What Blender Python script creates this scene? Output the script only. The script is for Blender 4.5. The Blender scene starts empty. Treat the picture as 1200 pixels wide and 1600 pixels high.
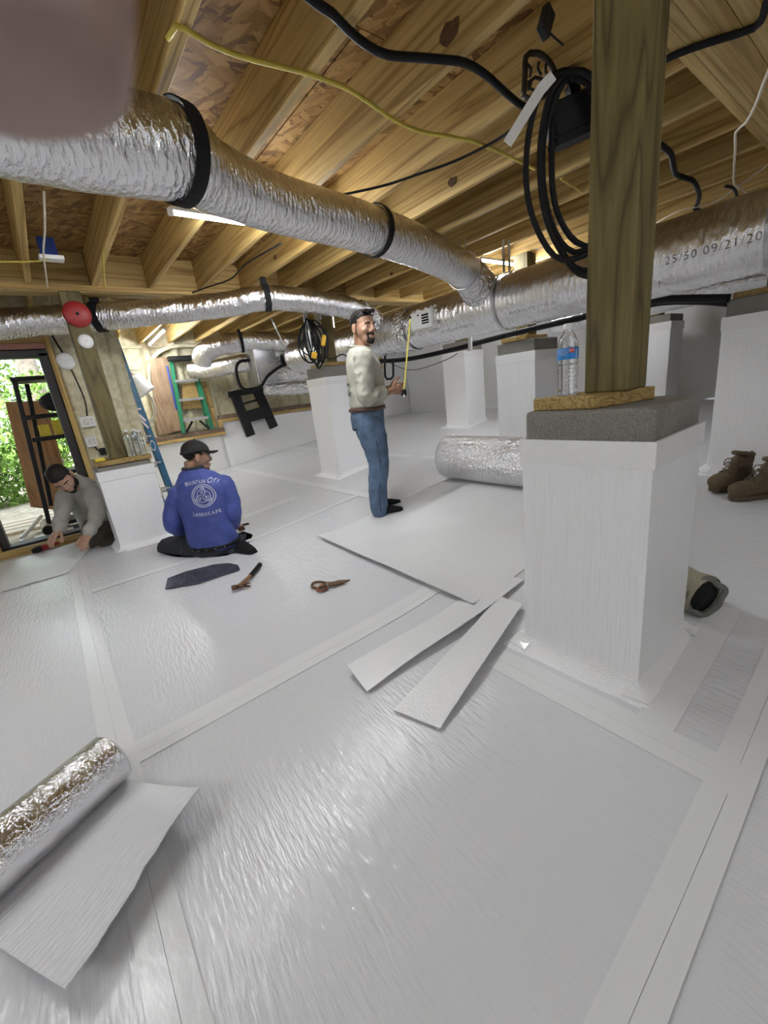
import bpy, bmesh, math, random
from mathutils import Vector, Matrix, noise
from mathutils.bvhtree import BVHTree
random.seed(7)
SC = bpy.context.scene
COL = SC.collection

# ------------------------------------------------------------------ camera
FPX, PITCH, ROLL, YAW, CAMH = 644.8, math.radians(16.70), math.radians(-6.96), math.radians(-37.15), 1.10
_fw = Vector((-math.sin(YAW)*math.cos(PITCH), math.cos(YAW)*math.cos(PITCH), -math.sin(PITCH)))
_r0 = Vector((math.cos(YAW), math.sin(YAW), 0)); _u0 = _r0.cross(_fw)
CR = _r0*math.cos(ROLL)+_u0*math.sin(ROLL); CU = -_r0*math.sin(ROLL)+_u0*math.cos(ROLL); CF = _fw
CP = Vector((0, 0, CAMH))
cam = bpy.data.cameras.new('camera'); cam_o = bpy.data.objects.new('camera', cam); COL.objects.link(cam_o)
cam.lens = FPX*36/1600; cam.sensor_width = 36; cam.clip_start = 0.002; cam.clip_end = 200
M = Matrix((CR, CU, -CF)).transposed().to_4x4(); M.translation = CP; cam_o.matrix_world = M
cam.dof.use_dof = True; cam.dof.focus_distance = 3.4; cam.dof.aperture_fstop = 11.0
SC.camera = cam_o

# ------------------------------------------------------------------ world, sun, exposure
W = bpy.data.worlds.new('world'); SC.world = W; W.use_nodes = True
_n = W.node_tree.nodes; _n['Background'].inputs[0].default_value = (0.80, 0.90, 1.0, 1); _n['Background'].inputs[1].default_value = 3.0
sun = bpy.data.lights.new('sun', 'SUN'); sun.energy = 11.0; sun.angle = 0.02; sun.color = (1, .95, .86)
sun_o = bpy.data.objects.new('sun', sun); COL.objects.link(sun_o); sun_o.rotation_euler = (math.radians(38), math.radians(-22), 0)
SC.view_settings.view_transform = 'Standard'; SC.view_settings.look = 'None'; SC.view_settings.gamma = 1
SC.view_settings.use_curve_mapping = False; SC.view_settings.exposure = 0.16
LAMP_STRENGTH = 150.0

# ------------------------------------------------------------------ helpers
def ray(x, y): return CR*((x-600)/FPX) - CU*((y-800)/FPX) + CF
def PZ(x, y, z): d = ray(x, y); return CP + d*((z-CAMH)/d.z)      # where a line of sight meets a level plane
def PY(x, y, v): d = ray(x, y); return CP + d*(v/d.y)             # ... a wall at y = v
def PX(x, y, v): d = ray(x, y); return CP + d*(v/d.x)             # ... a wall at x = v
FD = Vector((CF.x, CF.y, 0)).normalized(); RD = Vector((FD.y, -FD.x, 0))
def PD(x, y, base, df=0.0):                                        # ... an upright plane through base, df further away
    d = ray(x, y); D = Vector((base[0], base[1], 0)).dot(FD) + df
    return CP + d*(D/(d.x*FD.x+d.y*FD.y))
def fl(x, y):                                                      # ground height: the crawl space floor rises to the right
    s = x-1.2
    z = .105*(.5*(s+math.sqrt(s*s+.02)))
    if z > .40: z = .40+.10*math.tanh((z-.40)/.10)
    return z - .105*.5*(math.sqrt(1.44+.02)-1.2)*0
def lerp(a, b, t): return a+(b-a)*t

def tag(o, label, cat, group=None):
    o['label'] = label; o['category'] = cat
    if group: o['group'] = group
    return o
def thing(name, label, cat, loc, group=None):
    o = bpy.data.objects.new(name, None); o.empty_display_size = .05; o.location = loc; COL.objects.link(o)
    return tag(o, label, cat, group)
def par(c, p):
    c.parent = p
    c.matrix_parent_inverse = Matrix.Translation(p.location).inverted()
    return c
def mk(name, V, F, mat, parent=None, smooth=False, rebase=False):
    me = bpy.data.meshes.new(name); me.from_pydata([tuple(v) for v in V], [], F); me.update()
    return mo(name, me, mat, parent, smooth, rebase)
def mo(name, me, mat, parent=None, smooth=False, rebase=False):
    o = bpy.data.objects.new(name, me); COL.objects.link(o)
    for m in (mat if isinstance(mat, (list, tuple)) else [mat]): me.materials.append(m)
    if smooth: me.shade_smooth()
    if rebase and parent is None:
        xs = [v.co for v in me.vertices]
        c = Vector(((min(v.x for v in xs)+max(v.x for v in xs))/2, (min(v.y for v in xs)+max(v.y for v in xs))/2, min(v.z for v in xs)))
        me.transform(Matrix.Translation(-c)); o.location = c
    if parent is not None: par(o, parent)
    return o
def bm_mesh(bm, name='m'):
    me = bpy.data.meshes.new(name); bm.normal_update(); bm.to_mesh(me); bm.free(); return me
class B:
    """collects simple shapes for one mesh"""
    def __init__(s): s.V = []; s.F = []; s.mi = []
    def add(s, V, F, m=0):
        k = len(s.V); s.V += [Vector(v) for v in V]; s.F += [tuple(i+k for i in f) for f in F]; s.mi += [m]*len(F); return s
    def box(s, a, b, m=0, bev=0.0, rot=None, piv=None):
        x0, y0, z0 = a; x1, y1, z1 = b
        if bev <= 0:
            V = [Vector(p) for p in ((x0,y0,z0),(x1,y0,z0),(x1,y1,z0),(x0,y1,z0),(x0,y0,z1),(x1,y0,z1),(x1,y1,z1),(x0,y1,z1))]
            F = [(0,3,2,1),(4,5,6,7),(0,1,5,4),(1,2,6,5),(2,3,7,6),(3,0,4,7)]
        else:
            bm = bmesh.new(); bmesh.ops.create_cube(bm, size=1)
            for v in bm.verts: v.co = Vector((lerp(x0,x1,v.co.x+.5), lerp(y0,y1,v.co.y+.5), lerp(z0,z1,v.co.z+.5)))
            bmesh.ops.bevel(bm, geom=bm.edges[:], offset=bev, segments=2 if bev > .012 else 1, affect='EDGES', profile=.5)
            bm.verts.index_update(); V = [v.co.copy() for v in bm.verts]; F = [tuple(v.index for v in f.verts) for f in bm.faces]; bm.free()
        if rot is not None:
            p = Vector(piv) if piv is not None else Vector(((x0+x1)/2,(y0+y1)/2,(z0+z1)/2))
            V = [rot @ (v-p) + p for v in V]
        return s.add(V, F, m)
    def bar(s, p, q, w, h, up=(0,0,1), m=0, bev=0.0):              # rectangular bar from p to q
        p = Vector(p); q = Vector(q); d = q-p; L = d.length; d.normalize()
        u = Vector(up); a = d.cross(u)
        if a.length < 1e-4: a = d.cross(Vector((1,0,0)))
        a.normalize(); u = a.cross(d)
        R = Matrix((a, d, u)).transposed()
        t = B().box((-w/2,0,-h/2),(w/2,L,h/2),0,bev)
        return s.add([R @ v + p for v in t.V], t.F, m)
    def tube(s, pts, r, n=8, m=0, cap=True, closed=False, bump=None):
        V, F = sweep(pts, r, n, cap, closed, bump); return s.add(V, F, m)
    def cyl(s, p, q, r, r2=None, n=20, m=0):
        return s.tube([p, q], [r, r if r2 is None else r2], n, m)
    def lathe(s, prof, c=(0,0,0), n=24, m=0, R=None):              # prof: (radius, z)
        V = []; F = []
        for i in range(n):
            a = 2*math.pi*i/n
            for r, z in prof: V.append(Vector((r*math.cos(a), r*math.sin(a), z)))
        k = len(prof)
        for i in range(n):
            j = (i+1) % n
            for t in range(k-1): F.append((i*k+t, j*k+t, j*k+t+1, i*k+t+1))
        F.append(tuple(i*k for i in range(n-1,-1,-1))); F.append(tuple(i*k+k-1 for i in range(n)))
        if R is not None: V = [R @ v for v in V]
        return s.add([v+Vector(c) for v in V], F, m)
    def poly(s, pts, th, nrm=None, m=0):                           # a flat outline with thickness
        pts = [Vector(p) for p in pts]
        if nrm is None:
            nrm = Vector((0,0,0))
            for i in range(len(pts)): nrm += (pts[i]-pts[0]).cross(pts[(i+1) % len(pts)]-pts[0])
        nrm = Vector(nrm).normalized(); k = len(pts)
        V = [p+nrm*th/2 for p in pts]+[p-nrm*th/2 for p in pts]
        F = [tuple(range(k)), tuple(range(2*k-1, k-1, -1))]+[(i, i+k, (i+1)%k+k, (i+1)%k) for i in range(k)]
        return s.add(V, F, m)
    def ball(s, c, r, n=10, m=0, R=None):
        r = Vector(r) if hasattr(r, '__len__') else Vector((r,r,r)); V = []; F = []
        for i in range(1, n):
            t = math.pi*i/n
            for j in range(2*n):
                a = math.pi*j/n; v = Vector((r.x*math.sin(t)*math.cos(a), r.y*math.sin(t)*math.sin(a), r.z*math.cos(t)))
                V.append((R @ v if R is not None else v)+Vector(c))
        e = [Vector((0,0,r.z)), Vector((0,0,-r.z))]
        e = [(R @ v if R is not None else v)+Vector(c) for v in e]; k = len(V); V += e; w = 2*n
        for i in range(n-2):
            for j in range(w): F.append((i*w+j, (i+1)*w+j, (i+1)*w+(j+1)%w, i*w+(j+1)%w))
        for j in range(w): F.append((k, j, (j+1)%w)); F.append((k+1, (n-2)*w+(j+1)%w, (n-2)*w+j))
        return s.add(V, F, m)
    def build(s, name, mat, parent=None, smooth=False, rebase=True):
        me = bpy.data.meshes.new(name); me.from_pydata([tuple(v) for v in s.V], [], s.F)
        me.polygons.foreach_set('material_index', s.mi); me.update()
        return mo(name, me, mat, parent, smooth, rebase)
def resample(pts, step):
    P = [Vector(p) for p in pts]
    if len(P) == 2:
        n = max(1, int((P[1]-P[0]).length/step)); return [P[0].lerp(P[1], i/n) for i in range(n+1)]
    out = []
    for i in range(len(P)-1):
        a = P[max(i-1,0)]; b = P[i]; c = P[i+1]; d = P[min(i+2,len(P)-1)]
        n = max(1, int((c-b).length/step))
        for k in range(n):
            t = k/n
            out.append(.5*((2*b)+(-a+c)*t+(2*a-5*b+4*c-d)*t*t+(-a+3*b-3*c+d)*t**3))
    out.append(P[-1]); return out
def sweep(pts, r, n=8, cap=True, closed=False, bump=None):
    P = [Vector(p) for p in pts]; N = len(P)
    R = r if isinstance(r, (list, tuple)) else [r]*N
    V = []; F = []; up = None
    for i in range(N):
        if closed: d = P[(i+1)%N]-P[i-1]
        else: d = P[min(i+1,N-1)]-P[max(i-1,0)]
        d.normalize()
        if up is None:
            up = Vector((0,0,1)) if abs(d.z) < .9 else Vector((1,0,0))
        a = d.cross(up)
        if a.length < 1e-5: a = d.cross(Vector((.3,1,.2)))
        a.normalize(); up = a.cross(d)
        for j in range(n):
            t = 2*math.pi*j/n; q = a*math.cos(t)+up*math.sin(t)
            rr = R[i]*(1+(bump(P[i]+q*R[i], i, j) if bump else 0))
            V.append(P[i]+q*rr)
    for i in range(N if closed else N-1):
        i2 = (i+1) % N
        for j in range(n): F.append((i*n+j, i*n+(j+1)%n, i2*n+(j+1)%n, i2*n+j))
    if cap and not closed: F.append(tuple(range(n-1,-1,-1))); F.append(tuple((N-1)*n+j for j in range(n)))
    return V, F
def cable(name, pts, r, mat, label=None, cat='cable', group=None, parent=None, step=.03, n=7):
    o = B().tube(resample(pts, step), r, n).build(name, mat, parent, True)
    if label: tag(o, label, cat, group)
    return o

# ------------------------------------------------------------------ materials
def nodes(name):
    m = bpy.data.materials.new(name); m.use_nodes = True; nt = m.node_tree
    return m, nt, nt.nodes['Principled BSDF'], (lambda a, b: nt.links.new(a, b))
def ramp(nt, cols):
    r = nt.nodes.new('ShaderNodeValToRGB'); e = r.color_ramp.elements
    while len(e) < len(cols): e.new(.5)
    for el, (p, c) in zip(e, cols): el.position = p; el.color = (*c, 1)
    return r
def coords(nt, scale=(1,1,1), rot=(0,0,0), rnd=False):
    tc = nt.nodes.new('ShaderNodeTexCoord'); mp = nt.nodes.new('ShaderNodeMapping')
    m0 = nt.nodes.new('ShaderNodeMapping'); m0.inputs['Rotation'].default_value = rot
    mp.inputs['Scale'].default_value = scale
    nt.links.new(tc.outputs['Object'], m0.inputs['Vector']); nt.links.new(m0.outputs[0], mp.inputs['Vector'])
    if rnd:
        oi = nt.nodes.new('ShaderNodeObjectInfo'); mu = nt.nodes.new('ShaderNodeMath'); mu.operation = 'MULTIPLY'; mu.inputs[1].default_value = 37
        nt.links.new(oi.outputs['Random'], mu.inputs[0])
        va = nt.nodes.new('ShaderNodeVectorMath'); nt.links.new(mp.outputs[0], va.inputs[0]); nt.links.new(mu.outputs[0], va.inputs[1])
        return va.outputs[0], oi
    return mp.outputs[0], None
def noise_n(nt, vec, scale, detail=4, rough=.55, dist=0):
    t = nt.nodes.new('ShaderNodeTexNoise'); t.inputs['Scale'].default_value = scale; t.inputs['Detail'].default_value = detail
    t.inputs['Roughness'].default_value = rough; t.inputs['Distortion'].default_value = dist
    nt.links.new(vec, t.inputs['Vector']); return t
def bumpn(nt, h, b, strength, dist):
    n = nt.nodes.new('ShaderNodeBump'); n.inputs['Strength'].default_value = strength; n.inputs['Distance'].default_value = dist
    nt.links.new(h, n.inputs['Height']); nt.links.new(n.outputs[0], b.inputs['Normal']); return n
def plain(name, c, rough=.5, metal=0, var=.12, scale=30, bump=.1, trans=0, emit=None, bdist=.002):
    m, nt, b, L = nodes(name); vec, _ = coords(nt)
    t = noise_n(nt, vec, scale)
    r = ramp(nt, [(.3, tuple(x*(1-var) for x in c)), (.7, tuple(min(1, x*(1+var)) for x in c))]); L(t.outputs[0], r.inputs[0]); L(r.outputs[0], b.inputs['Base Color'])
    b.inputs['Roughness'].default_value = rough; b.inputs['Metallic'].default_value = metal
    if name.startswith('black'): b.inputs['Specular IOR Level'].default_value = .25
    if bump: bumpn(nt, t.outputs[0], b, bump, bdist)
    if trans: b.inputs['Transmission Weight'].default_value = trans; b.inputs['IOR'].default_value = 1.33
    if emit: b.inputs['Emission Color'].default_value = (*emit[0], 1); b.inputs['Emission Strength'].default_value = emit[1]
    return m
def wood(name, axis, c1, c2, c3, ring=9.0, stretch=30, rough=.62, dark=.5):
    m, nt, b, L = nodes(name)
    sc = [ring, ring, ring]; sc[axis] = ring/stretch
    vec, oi = coords(nt, tuple(sc), (0,0,0), True)
    t = noise_n(nt, vec, 1.0, 2, .4, .4)
    mu = nt.nodes.new('ShaderNodeMath'); mu.operation = 'MULTIPLY'; mu.inputs[1].default_value = 7.0; L(t.outputs[0], mu.inputs[0])
    fr = nt.nodes.new('ShaderNodeMath'); fr.operation = 'PINGPONG'; fr.inputs[1].default_value = .5; L(mu.outputs[0], fr.inputs[0])
    r = ramp(nt, [(.0, c3), (.16, c2), (.55, c1), (1, c1)]); L(fr.outputs[0], r.inputs[0])
    vec2, _ = coords(nt, tuple(s*9 for s in sc)); f = noise_n(nt, vec2, 1.0, 3)
    r2 = ramp(nt, [(.25, (dark,dark,dark)), (.6, (1,1,1))]); L(f.outputs[0], r2.inputs[0])
    mx = nt.nodes.new('ShaderNodeMix'); mx.data_type = 'RGBA'; mx.blend_type = 'MULTIPLY'; mx.inputs[0].default_value = .55
    L(r.outputs[0], mx.inputs['A']); L(r2.outputs[0], mx.inputs['B'])
    hs = nt.nodes.new('ShaderNodeHueSaturation'); L(mx.outputs['Result'], hs.inputs['Color'])
    mr = nt.nodes.new('ShaderNodeMapRange'); mr.inputs['To Min'].default_value = .82; mr.inputs['To Max'].default_value = 1.15
    L(oi.outputs['Random'], mr.inputs['Value']); L(mr.outputs[0], hs.inputs['Value']); L(hs.outputs[0], b.inputs['Base Color'])
    b.inputs['Roughness'].default_value = rough; bumpn(nt, f.outputs[0], b, .25, .002)
    return m
def foil(name, scale=28, strength=.8, rough=.22, col=(.86,.86,.88), aniso=(1,1,1), dist=.012, metal=1.0):
    m, nt, b, L = nodes(name); vec, _ = coords(nt, aniso)
    v = nt.nodes.new('ShaderNodeTexVoronoi'); v.inputs['Scale'].default_value = scale; v.feature = 'F1'
    t0 = noise_n(nt, vec, scale*.6, 3); mxv = nt.nodes.new('ShaderNodeVectorMath'); mxv.operation = 'MULTIPLY_ADD'
    L(t0.outputs['Color'], mxv.inputs[0]); mxv.inputs[1].default_value = (.05,.05,.05); L(vec, mxv.inputs[2]); L(mxv.outputs[0], v.inputs['Vector'])
    t = noise_n(nt, vec, scale*1.7, 4); ad = nt.nodes.new('ShaderNodeMath'); ad.operation = 'ADD'; L(v.outputs['Distance'], ad.inputs[0]); L(t.outputs[0], ad.inputs[1])
    b.inputs['Base Color'].default_value = (*col, 1); b.inputs['Metallic'].default_value = metal; b.inputs['Roughness'].default_value = rough
    bumpn(nt, ad.outputs[0], b, strength, dist); return m
def liner(name, col, rough, scale, ratio, rot, strength, dist=.004, big=.0):
    """white woven ground liner: glossy, finely wrinkled along one direction"""
    m, nt, b, L = nodes(name); vec, _ = coords(nt, (scale, scale/ratio, scale), (0,0,rot))
    t = noise_n(nt, vec, 1.0, 3, .5, .2)
    v0, _ = coords(nt); g = noise_n(nt, v0, 1.1, 2)
    r = ramp(nt, [(.35, (0,0,0)), (.62, (1,1,1))]); L(g.outputs[0], r.inputs[0])
    mu = nt.nodes.new('ShaderNodeMath'); mu.operation = 'MULTIPLY_ADD'; mu.inputs[1].default_value = .75; mu.inputs[2].default_value = .25; L(r.outputs[0], mu.inputs[0])
    hh = nt.nodes.new('ShaderNodeMath'); hh.operation = 'MULTIPLY'; L(t.outputs[0], hh.inputs[0]); L(mu.outputs[0], hh.inputs[1])
    b.inputs['Base Color'].default_value = (*col, 1); b.inputs['Roughness'].default_value = rough
    b.inputs['Specular IOR Level'].default_value = .6
    if big:
        g2 = noise_n(nt, v0, 2.6, 3); ad = nt.nodes.new('ShaderNodeMath'); ad.operation = 'MULTIPLY_ADD'; ad.inputs[1].default_value = big
        L(g2.outputs[0], ad.inputs[0]); L(hh.outputs[0], ad.inputs[2]); hh = ad
    bumpn(nt, hh.outputs[0], b, strength, dist); return m
def osb(name):
    m, nt, b, L = nodes(name); cols = []
    prev = None
    for k, (rot, sc) in enumerate((((0,0,.25),(10,40,10)), ((0,0,-.5),(11,34,11)), ((0,0,1.2),(10,42,10)))):
        vec, _ = coords(nt, sc, rot); nz = noise_n(nt, vec, .7, 2)
        va = nt.nodes.new('ShaderNodeVectorMath'); va.operation = 'MULTIPLY_ADD'; va.inputs[1].default_value = (.9,.9,.9)
        L(nz.outputs['Color'], va.inputs[0]); L(vec, va.inputs[2])
        v = nt.nodes.new('ShaderNodeTexVoronoi'); v.inputs['Scale'].default_value = 1.0; L(va.outputs[0], v.inputs['Vector'])
        s = nt.nodes.new('ShaderNodeSeparateColor'); L(v.outputs['Color'], s.inputs[0])
        r = ramp(nt, [(0,(.11,.050,.010)), (.3,(.22,.112,.025)), (.65,(.32,.182,.052)), (1,(.44,.275,.095))]); L(s.outputs[0], r.inputs[0])
        if prev is None: prev = r.outputs[0]
        else:
            mx = nt.nodes.new('ShaderNodeMix'); mx.data_type = 'RGBA'; c = nt.nodes.new('ShaderNodeMath'); c.operation = 'GREATER_THAN'; c.inputs[1].default_value = .55
            L(s.outputs[1], c.inputs[0]); L(c.outputs[0], mx.inputs[0]); L(prev, mx.inputs['A']); L(r.outputs[0], mx.inputs['B']); prev = mx.outputs['Result']
    L(prev, b.inputs['Base Color']); b.inputs['Roughness'].default_value = .6
    vec, _ = coords(nt, (9,30,9), (0,0,.3)); t = noise_n(nt, vec, 1, 4); bumpn(nt, t.outputs[0], b, .3, .003)
    return m
def speck(name, c1, c2, scale=180, rough=.9, bump=.5):
    m, nt, b, L = nodes(name); vec, _ = coords(nt); t = noise_n(nt, vec, scale, 3, .7); g = noise_n(nt, vec, 6, 3)
    r = ramp(nt, [(.36, c1), (.62, c2)]); L(t.outputs[0], r.inputs[0])
    r2 = ramp(nt, [(.3, (.8,.8,.8)), (.7, (1,1,1))]); L(g.outputs[0], r2.inputs[0])
    mx = nt.nodes.new('ShaderNodeMix'); mx.data_type = 'RGBA'; mx.blend_type = 'MULTIPLY'; mx.inputs[0].default_value = 1; L(r.outputs[0], mx.inputs['A']); L(r2.outputs[0], mx.inputs['B'])
    L(mx.outputs['Result'], b.inputs['Base Color']); b.inputs['Roughness'].default_value = rough; bumpn(nt, t.outputs[0], b, bump, .003); return m

PINE = ((.60,.43,.165), (.51,.345,.115), (.33,.195,.055))
M_joist = wood('pine_joist', 1, *PINE)
M_pinex = wood('pine_board_x', 0, *PINE)
M_pinez = wood('pine_board_z', 2, *PINE)
M_gird = wood('pine_girder', 0, (.58,.43,.18), (.50,.35,.125), (.35,.215,.06))
M_post = wood('treated_post', 2, (.18,.142,.048), (.14,.106,.032), (.07,.051,.014), 8, 12)
M_plate = wood('treated_plate', 0, (.50,.36,.13), (.40,.26,.08), (.24,.14,.04), 22, 3)
M_ply = wood('plywood', 2, (.34,.235,.145), (.29,.19,.115), (.22,.14,.08), 4, 6)
M_osb = osb('osb_board')
M_knot = plain('dark_knot', (.10,.048,.018), .6, var=.4, scale=60)
M_floor = liner('floor_liner', (.665,.675,.70), .21, 80, 6, .06, .8, .010, .5)
M_sheetA = liner('loose_liner', (.72,.725,.735), .30, 150, 1.6, .3, .6, .006)
M_sheetB = liner('roll_liner', (.66,.665,.69), .24, 120, 8, math.radians(61.7), .6, .010)
M_tape = liner('seam_tape', (.735,.745,.755), .2, 40, 2, .1, .35, .006)
def ribbed(name, col, rough):
    m, nt, b, L = nodes(name); vec, _ = coords(nt, (150,150,2.2)); t = noise_n(nt, vec, 1.0, 2, .5, .3)
    v2, _ = coords(nt, (9,9,4)); g = noise_n(nt, v2, 1.0, 2); ad = nt.nodes.new('ShaderNodeMath'); ad.operation = 'MULTIPLY_ADD'; ad.inputs[1].default_value = 1.2
    L(g.outputs[0], ad.inputs[0]); L(t.outputs[0], ad.inputs[2]); b.inputs['Base Color'].default_value = (*col,1); b.inputs['Roughness'].default_value = rough
    bumpn(nt, ad.outputs[0], b, .7, .008); return m
M_wrap = ribbed('pier_wrap', (.89,.895,.91), .33)
M_band = plain('white_tape_band', (.84,.84,.84), .22, bump=.3, scale=22, var=.02, bdist=.006)
M_wallw = liner('wall_liner', (.74,.74,.74), .35, 6, 1, 0, .5, .03)
M_block = speck('concrete_block', (.16,.150,.135), (.31,.295,.265), 260)
M_foam = speck('spray_foam', (.60,.54,.34), (.78,.73,.53), 16, .8, 1.0)
M_foil = foil('duct_foil', 20, .55, .20, aniso=(2.8,1.2,1.0), dist=.016)
M_foil2 = foil('roll_foil', 42, .9, .26, dist=.012)
M_foil4 = foil('small_roll_foil', 70, .42, .13, dist=.005)
M_foil3 = foil('duct_foil_crumpled', 26, 1.0, .2, dist=.02)
M_jacket = foil('trunk_foil', 12, .6, .26, aniso=(1,2.6,1), dist=.014)
M_black = plain('black_rubber', (.010,.010,.011), .6)
M_blackm = plain('black_plastic', (.014,.013,.014), .5)
M_strap = plain('black_strap', (.012,.012,.013), .75, bump=.3, scale=120)
M_yel = plain('yellow_cable', (.62,.50,.08), .45)
M_white = plain('white_plastic', (.80,.80,.78), .4, var=.04)
M_whcab = plain('white_cable', (.70,.64,.52), .5, var=.05)
M_steel = plain('galvanised_steel', (.55,.56,.58), .35, 1.0, var=.15, scale=18)
M_red = plain('red_plastic', (.30,.018,.018), .45)
M_blue = plain('blue_fibreglass', (.035,.16,.30), .4)
M_bluep = plain('blue_plastic', (.03,.08,.40), .4)
M_green = plain('green_fibreglass', (.02,.20,.10), .42)
M_yelp = plain('yellow_plastic', (.80,.47,.03), .45)
M_alu = plain('aluminium', (.62,.60,.60), .35, .8, bump=0)
M_lamp = plain('led_diffuser', (.9,.9,.9), .4, bump=0, emit=((.965,.98,1.0), LAMP_STRENGTH))
M_lamps = {f: plain('led_diffuser_%d' % int(f*100), (.9,.9,.9), .4, bump=0, emit=((.945,.972,1.0), LAMP_STRENGTH*f)) for f in (.4,.7,1.0,1.5)}
M_dark = plain('dark_trim', (.035,.032,.032), .5)
M_glass = plain('clear_plastic', (.95,.97,.97), .06, trans=1.0, bump=.25, scale=50, var=.0, bdist=.004)
M_tan = plain('tan_suede', (.115,.082,.048), .9, scale=120, bump=.5)
M_sole = plain('boot_sole', (.10,.07,.04), .8)
M_wool = plain('olive_canvas', (.34,.32,.24), .95, scale=160, bump=.6)
M_hole = plain('black_lining', (.012,.012,.013), .85)  # black linings and hubs; also painted as shade inside openings
M_skin = plain('skin', (.33,.185,.12), .5, var=.08, scale=60, bump=.05)
M_skin2 = plain('skin_pale', (.40,.24,.17), .5, var=.08, scale=60, bump=.05)
M_skinf = plain('skin_fingertip', (.34,.235,.21), .5, var=.06, scale=300, bump=.05)
M_hair = plain('black_hair', (.014,.011,.010), .6, scale=200, bump=.6)
M_shirtw = plain('sage_shirt', (.40,.40,.335), .85, var=.05, scale=12, bump=.25, bdist=.01)
M_shirtb = plain('blue_shirt', (.055,.080,.30), .7, var=.10, scale=9, bump=.25, bdist=.01)
M_shirtg = plain('grey_shirt', (.36,.355,.32), .85, var=.06, scale=12, bump=.25, bdist=.01)
M_print = plain('shirt_print', (.50,.53,.66), .8, var=.04, bump=0)
M_jean = plain('denim', (.095,.15,.24), .85, var=.35, scale=11, bump=.25, bdist=.006)
M_jeand = plain('dark_trousers', (.022,.026,.036), .8, var=.25, scale=14, bump=.2)
M_brownp = plain('brown_trousers', (.075,.062,.05), .85, var=.2, scale=14)
M_belt = plain('brown_leather', (.07,.03,.02), .45)
M_sock = plain('black_sock', (.012,.012,.013), .9)
M_eye = plain('eye_white', (.7,.7,.68), .3, bump=0, var=0)
M_iris = plain('iris', (.02,.012,.008), .2, bump=0, var=0)
M_lip = plain('lip', (.26,.12,.10), .5, bump=0)
M_film = foil('dark_film', 60, 1.0, .16, (.15,.16,.23), dist=.012, metal=.95)
M_rust = plain('rusty_steel', (.16,.09,.05), .6, .5, var=.4, scale=60)
M_leaf = plain('leaf', (.16,.30,.05), .55, var=.5, scale=2, bump=0)
M_bark = plain('bark', (.22,.19,.16), .9, var=.3, scale=12, bump=.8, bdist=.02)
M_soil = speck('pale_ground', (.40,.34,.25), (.62,.56,.45), 12, .95, .6)
M_tarp = plain('black_sheeting', (.02,.02,.022), .95, scale=9, bump=.9, bdist=.04)
M_pipe = plain('olive_pipe', (.22,.19,.11), .5)
M_ink = plain('duct_ink', (.05,.05,.05), .6, bump=0)
M_labelb = plain('blue_label', (.02,.22,.62), .4, var=.15, scale=30, bump=0)
M_labelr = plain('red_label', (.65,.04,.04), .4, bump=0)
M_cardy = plain('yellow_card', (.75,.60,.06), .6)
M_ironb = plain('dark_bronze_iron', (.03,.02,.014), .5)
# ------------------------------------------------------------------ structure
def struct(o): o['kind'] = 'structure'; return o
XL, XR, YF, YB, YD, XE = -3.6, 6.5, -3.4, 7.3, 5.05, .69           # room extents; YD = door wall, XE = where it ends
ZJ, ZS, ZG = 2.123, 2.358, 2.085                                   # joist underside, subfloor, girder underside
V = []; F = []
nx, ny = 110, 116
for i in range(nx+1):
    for j in range(ny+1):
        x = lerp(XL, XR, i/nx); y = lerp(YF, YB, j/ny)
        w = .006*noise.noise((x*1.3, y*1.3, 0)) if (x > 1.9 or y > 3.2) else 0
        V.append((x, y, fl(x, y)+w))
for i in range(nx):
    for j in range(ny):
        if lerp(XL,XR,(i+.5)/nx) < XE-.02 and lerp(YF,YB,(j+.5)/ny) > YD+.12: continue      # outdoors behind the entrance wall
        a = i*(ny+1)+j; F.append((a, a+ny+1, a+ny+2, a+1))
floor = struct(mk('floor', V, F, M_floor, smooth=True))
def strip(name, x0, x1, y0, y1, mat, parent, h=.004, lift=None, n=24, wav=.0):
    """thin sheet lying on the floor (a real slab that follows the ground)"""
    V = []; F = []; lx = x1-x0 > y1-y0
    for i in range(n+1):
        for j in (0, 1):
            if lx: x = lerp(x0,x1,i/n); y = (y0,y1)[j]+wav*noise.noise((x*5,j*9,1))
            else: y = lerp(y0,y1,i/n); x = (x0,x1)[j]+wav*noise.noise((y*5,j*9,1))
            V.append(Vector((x, y, fl(x,y)+h+(lift(x,y) if lift else 0))))
    k = len(V); V += [v-Vector((0,0,h*.8)) for v in V]
    for i in range(n):
        a = 2*i; q = (a, a+2, a+3, a+1)
        if not lx: q = q[::-1]
        F += [q, tuple(v+k for v in q[::-1]), (a, a+k, a+2+k, a+2), (a+1, a+3, a+3+k, a+1+k)]
    F += [(0,1,1+k,k), (2*n, 2*n+k, 2*n+1+k, 2*n+1)]
    return mk(name, V, F, mat, parent)
for x0, x1, y0, y1 in ((-.1,1.42,1.4835,1.55),(-.1,1.42,1.435,1.4825),(-.155,-.1035,-.2,4.45),(-.1025,-.055,-.2,4.45),
        (1.095,1.151,.10,.90),(1.152,1.215,.12,.90),(.2,2.6,.10,.143),(.2,2.6,.144,.195),(1.215,1.95,.30,.40),(1.3,1.9,4.02,4.12),(-.05,2.2,3.30,3.36),(2.2,2.3,2.9,6.9),(3.4,3.5,3.0,7.2)):
    strip('seam_tape', x0, x1, y0, y1, M_tape, floor, .0035, wav=.0)

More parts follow.
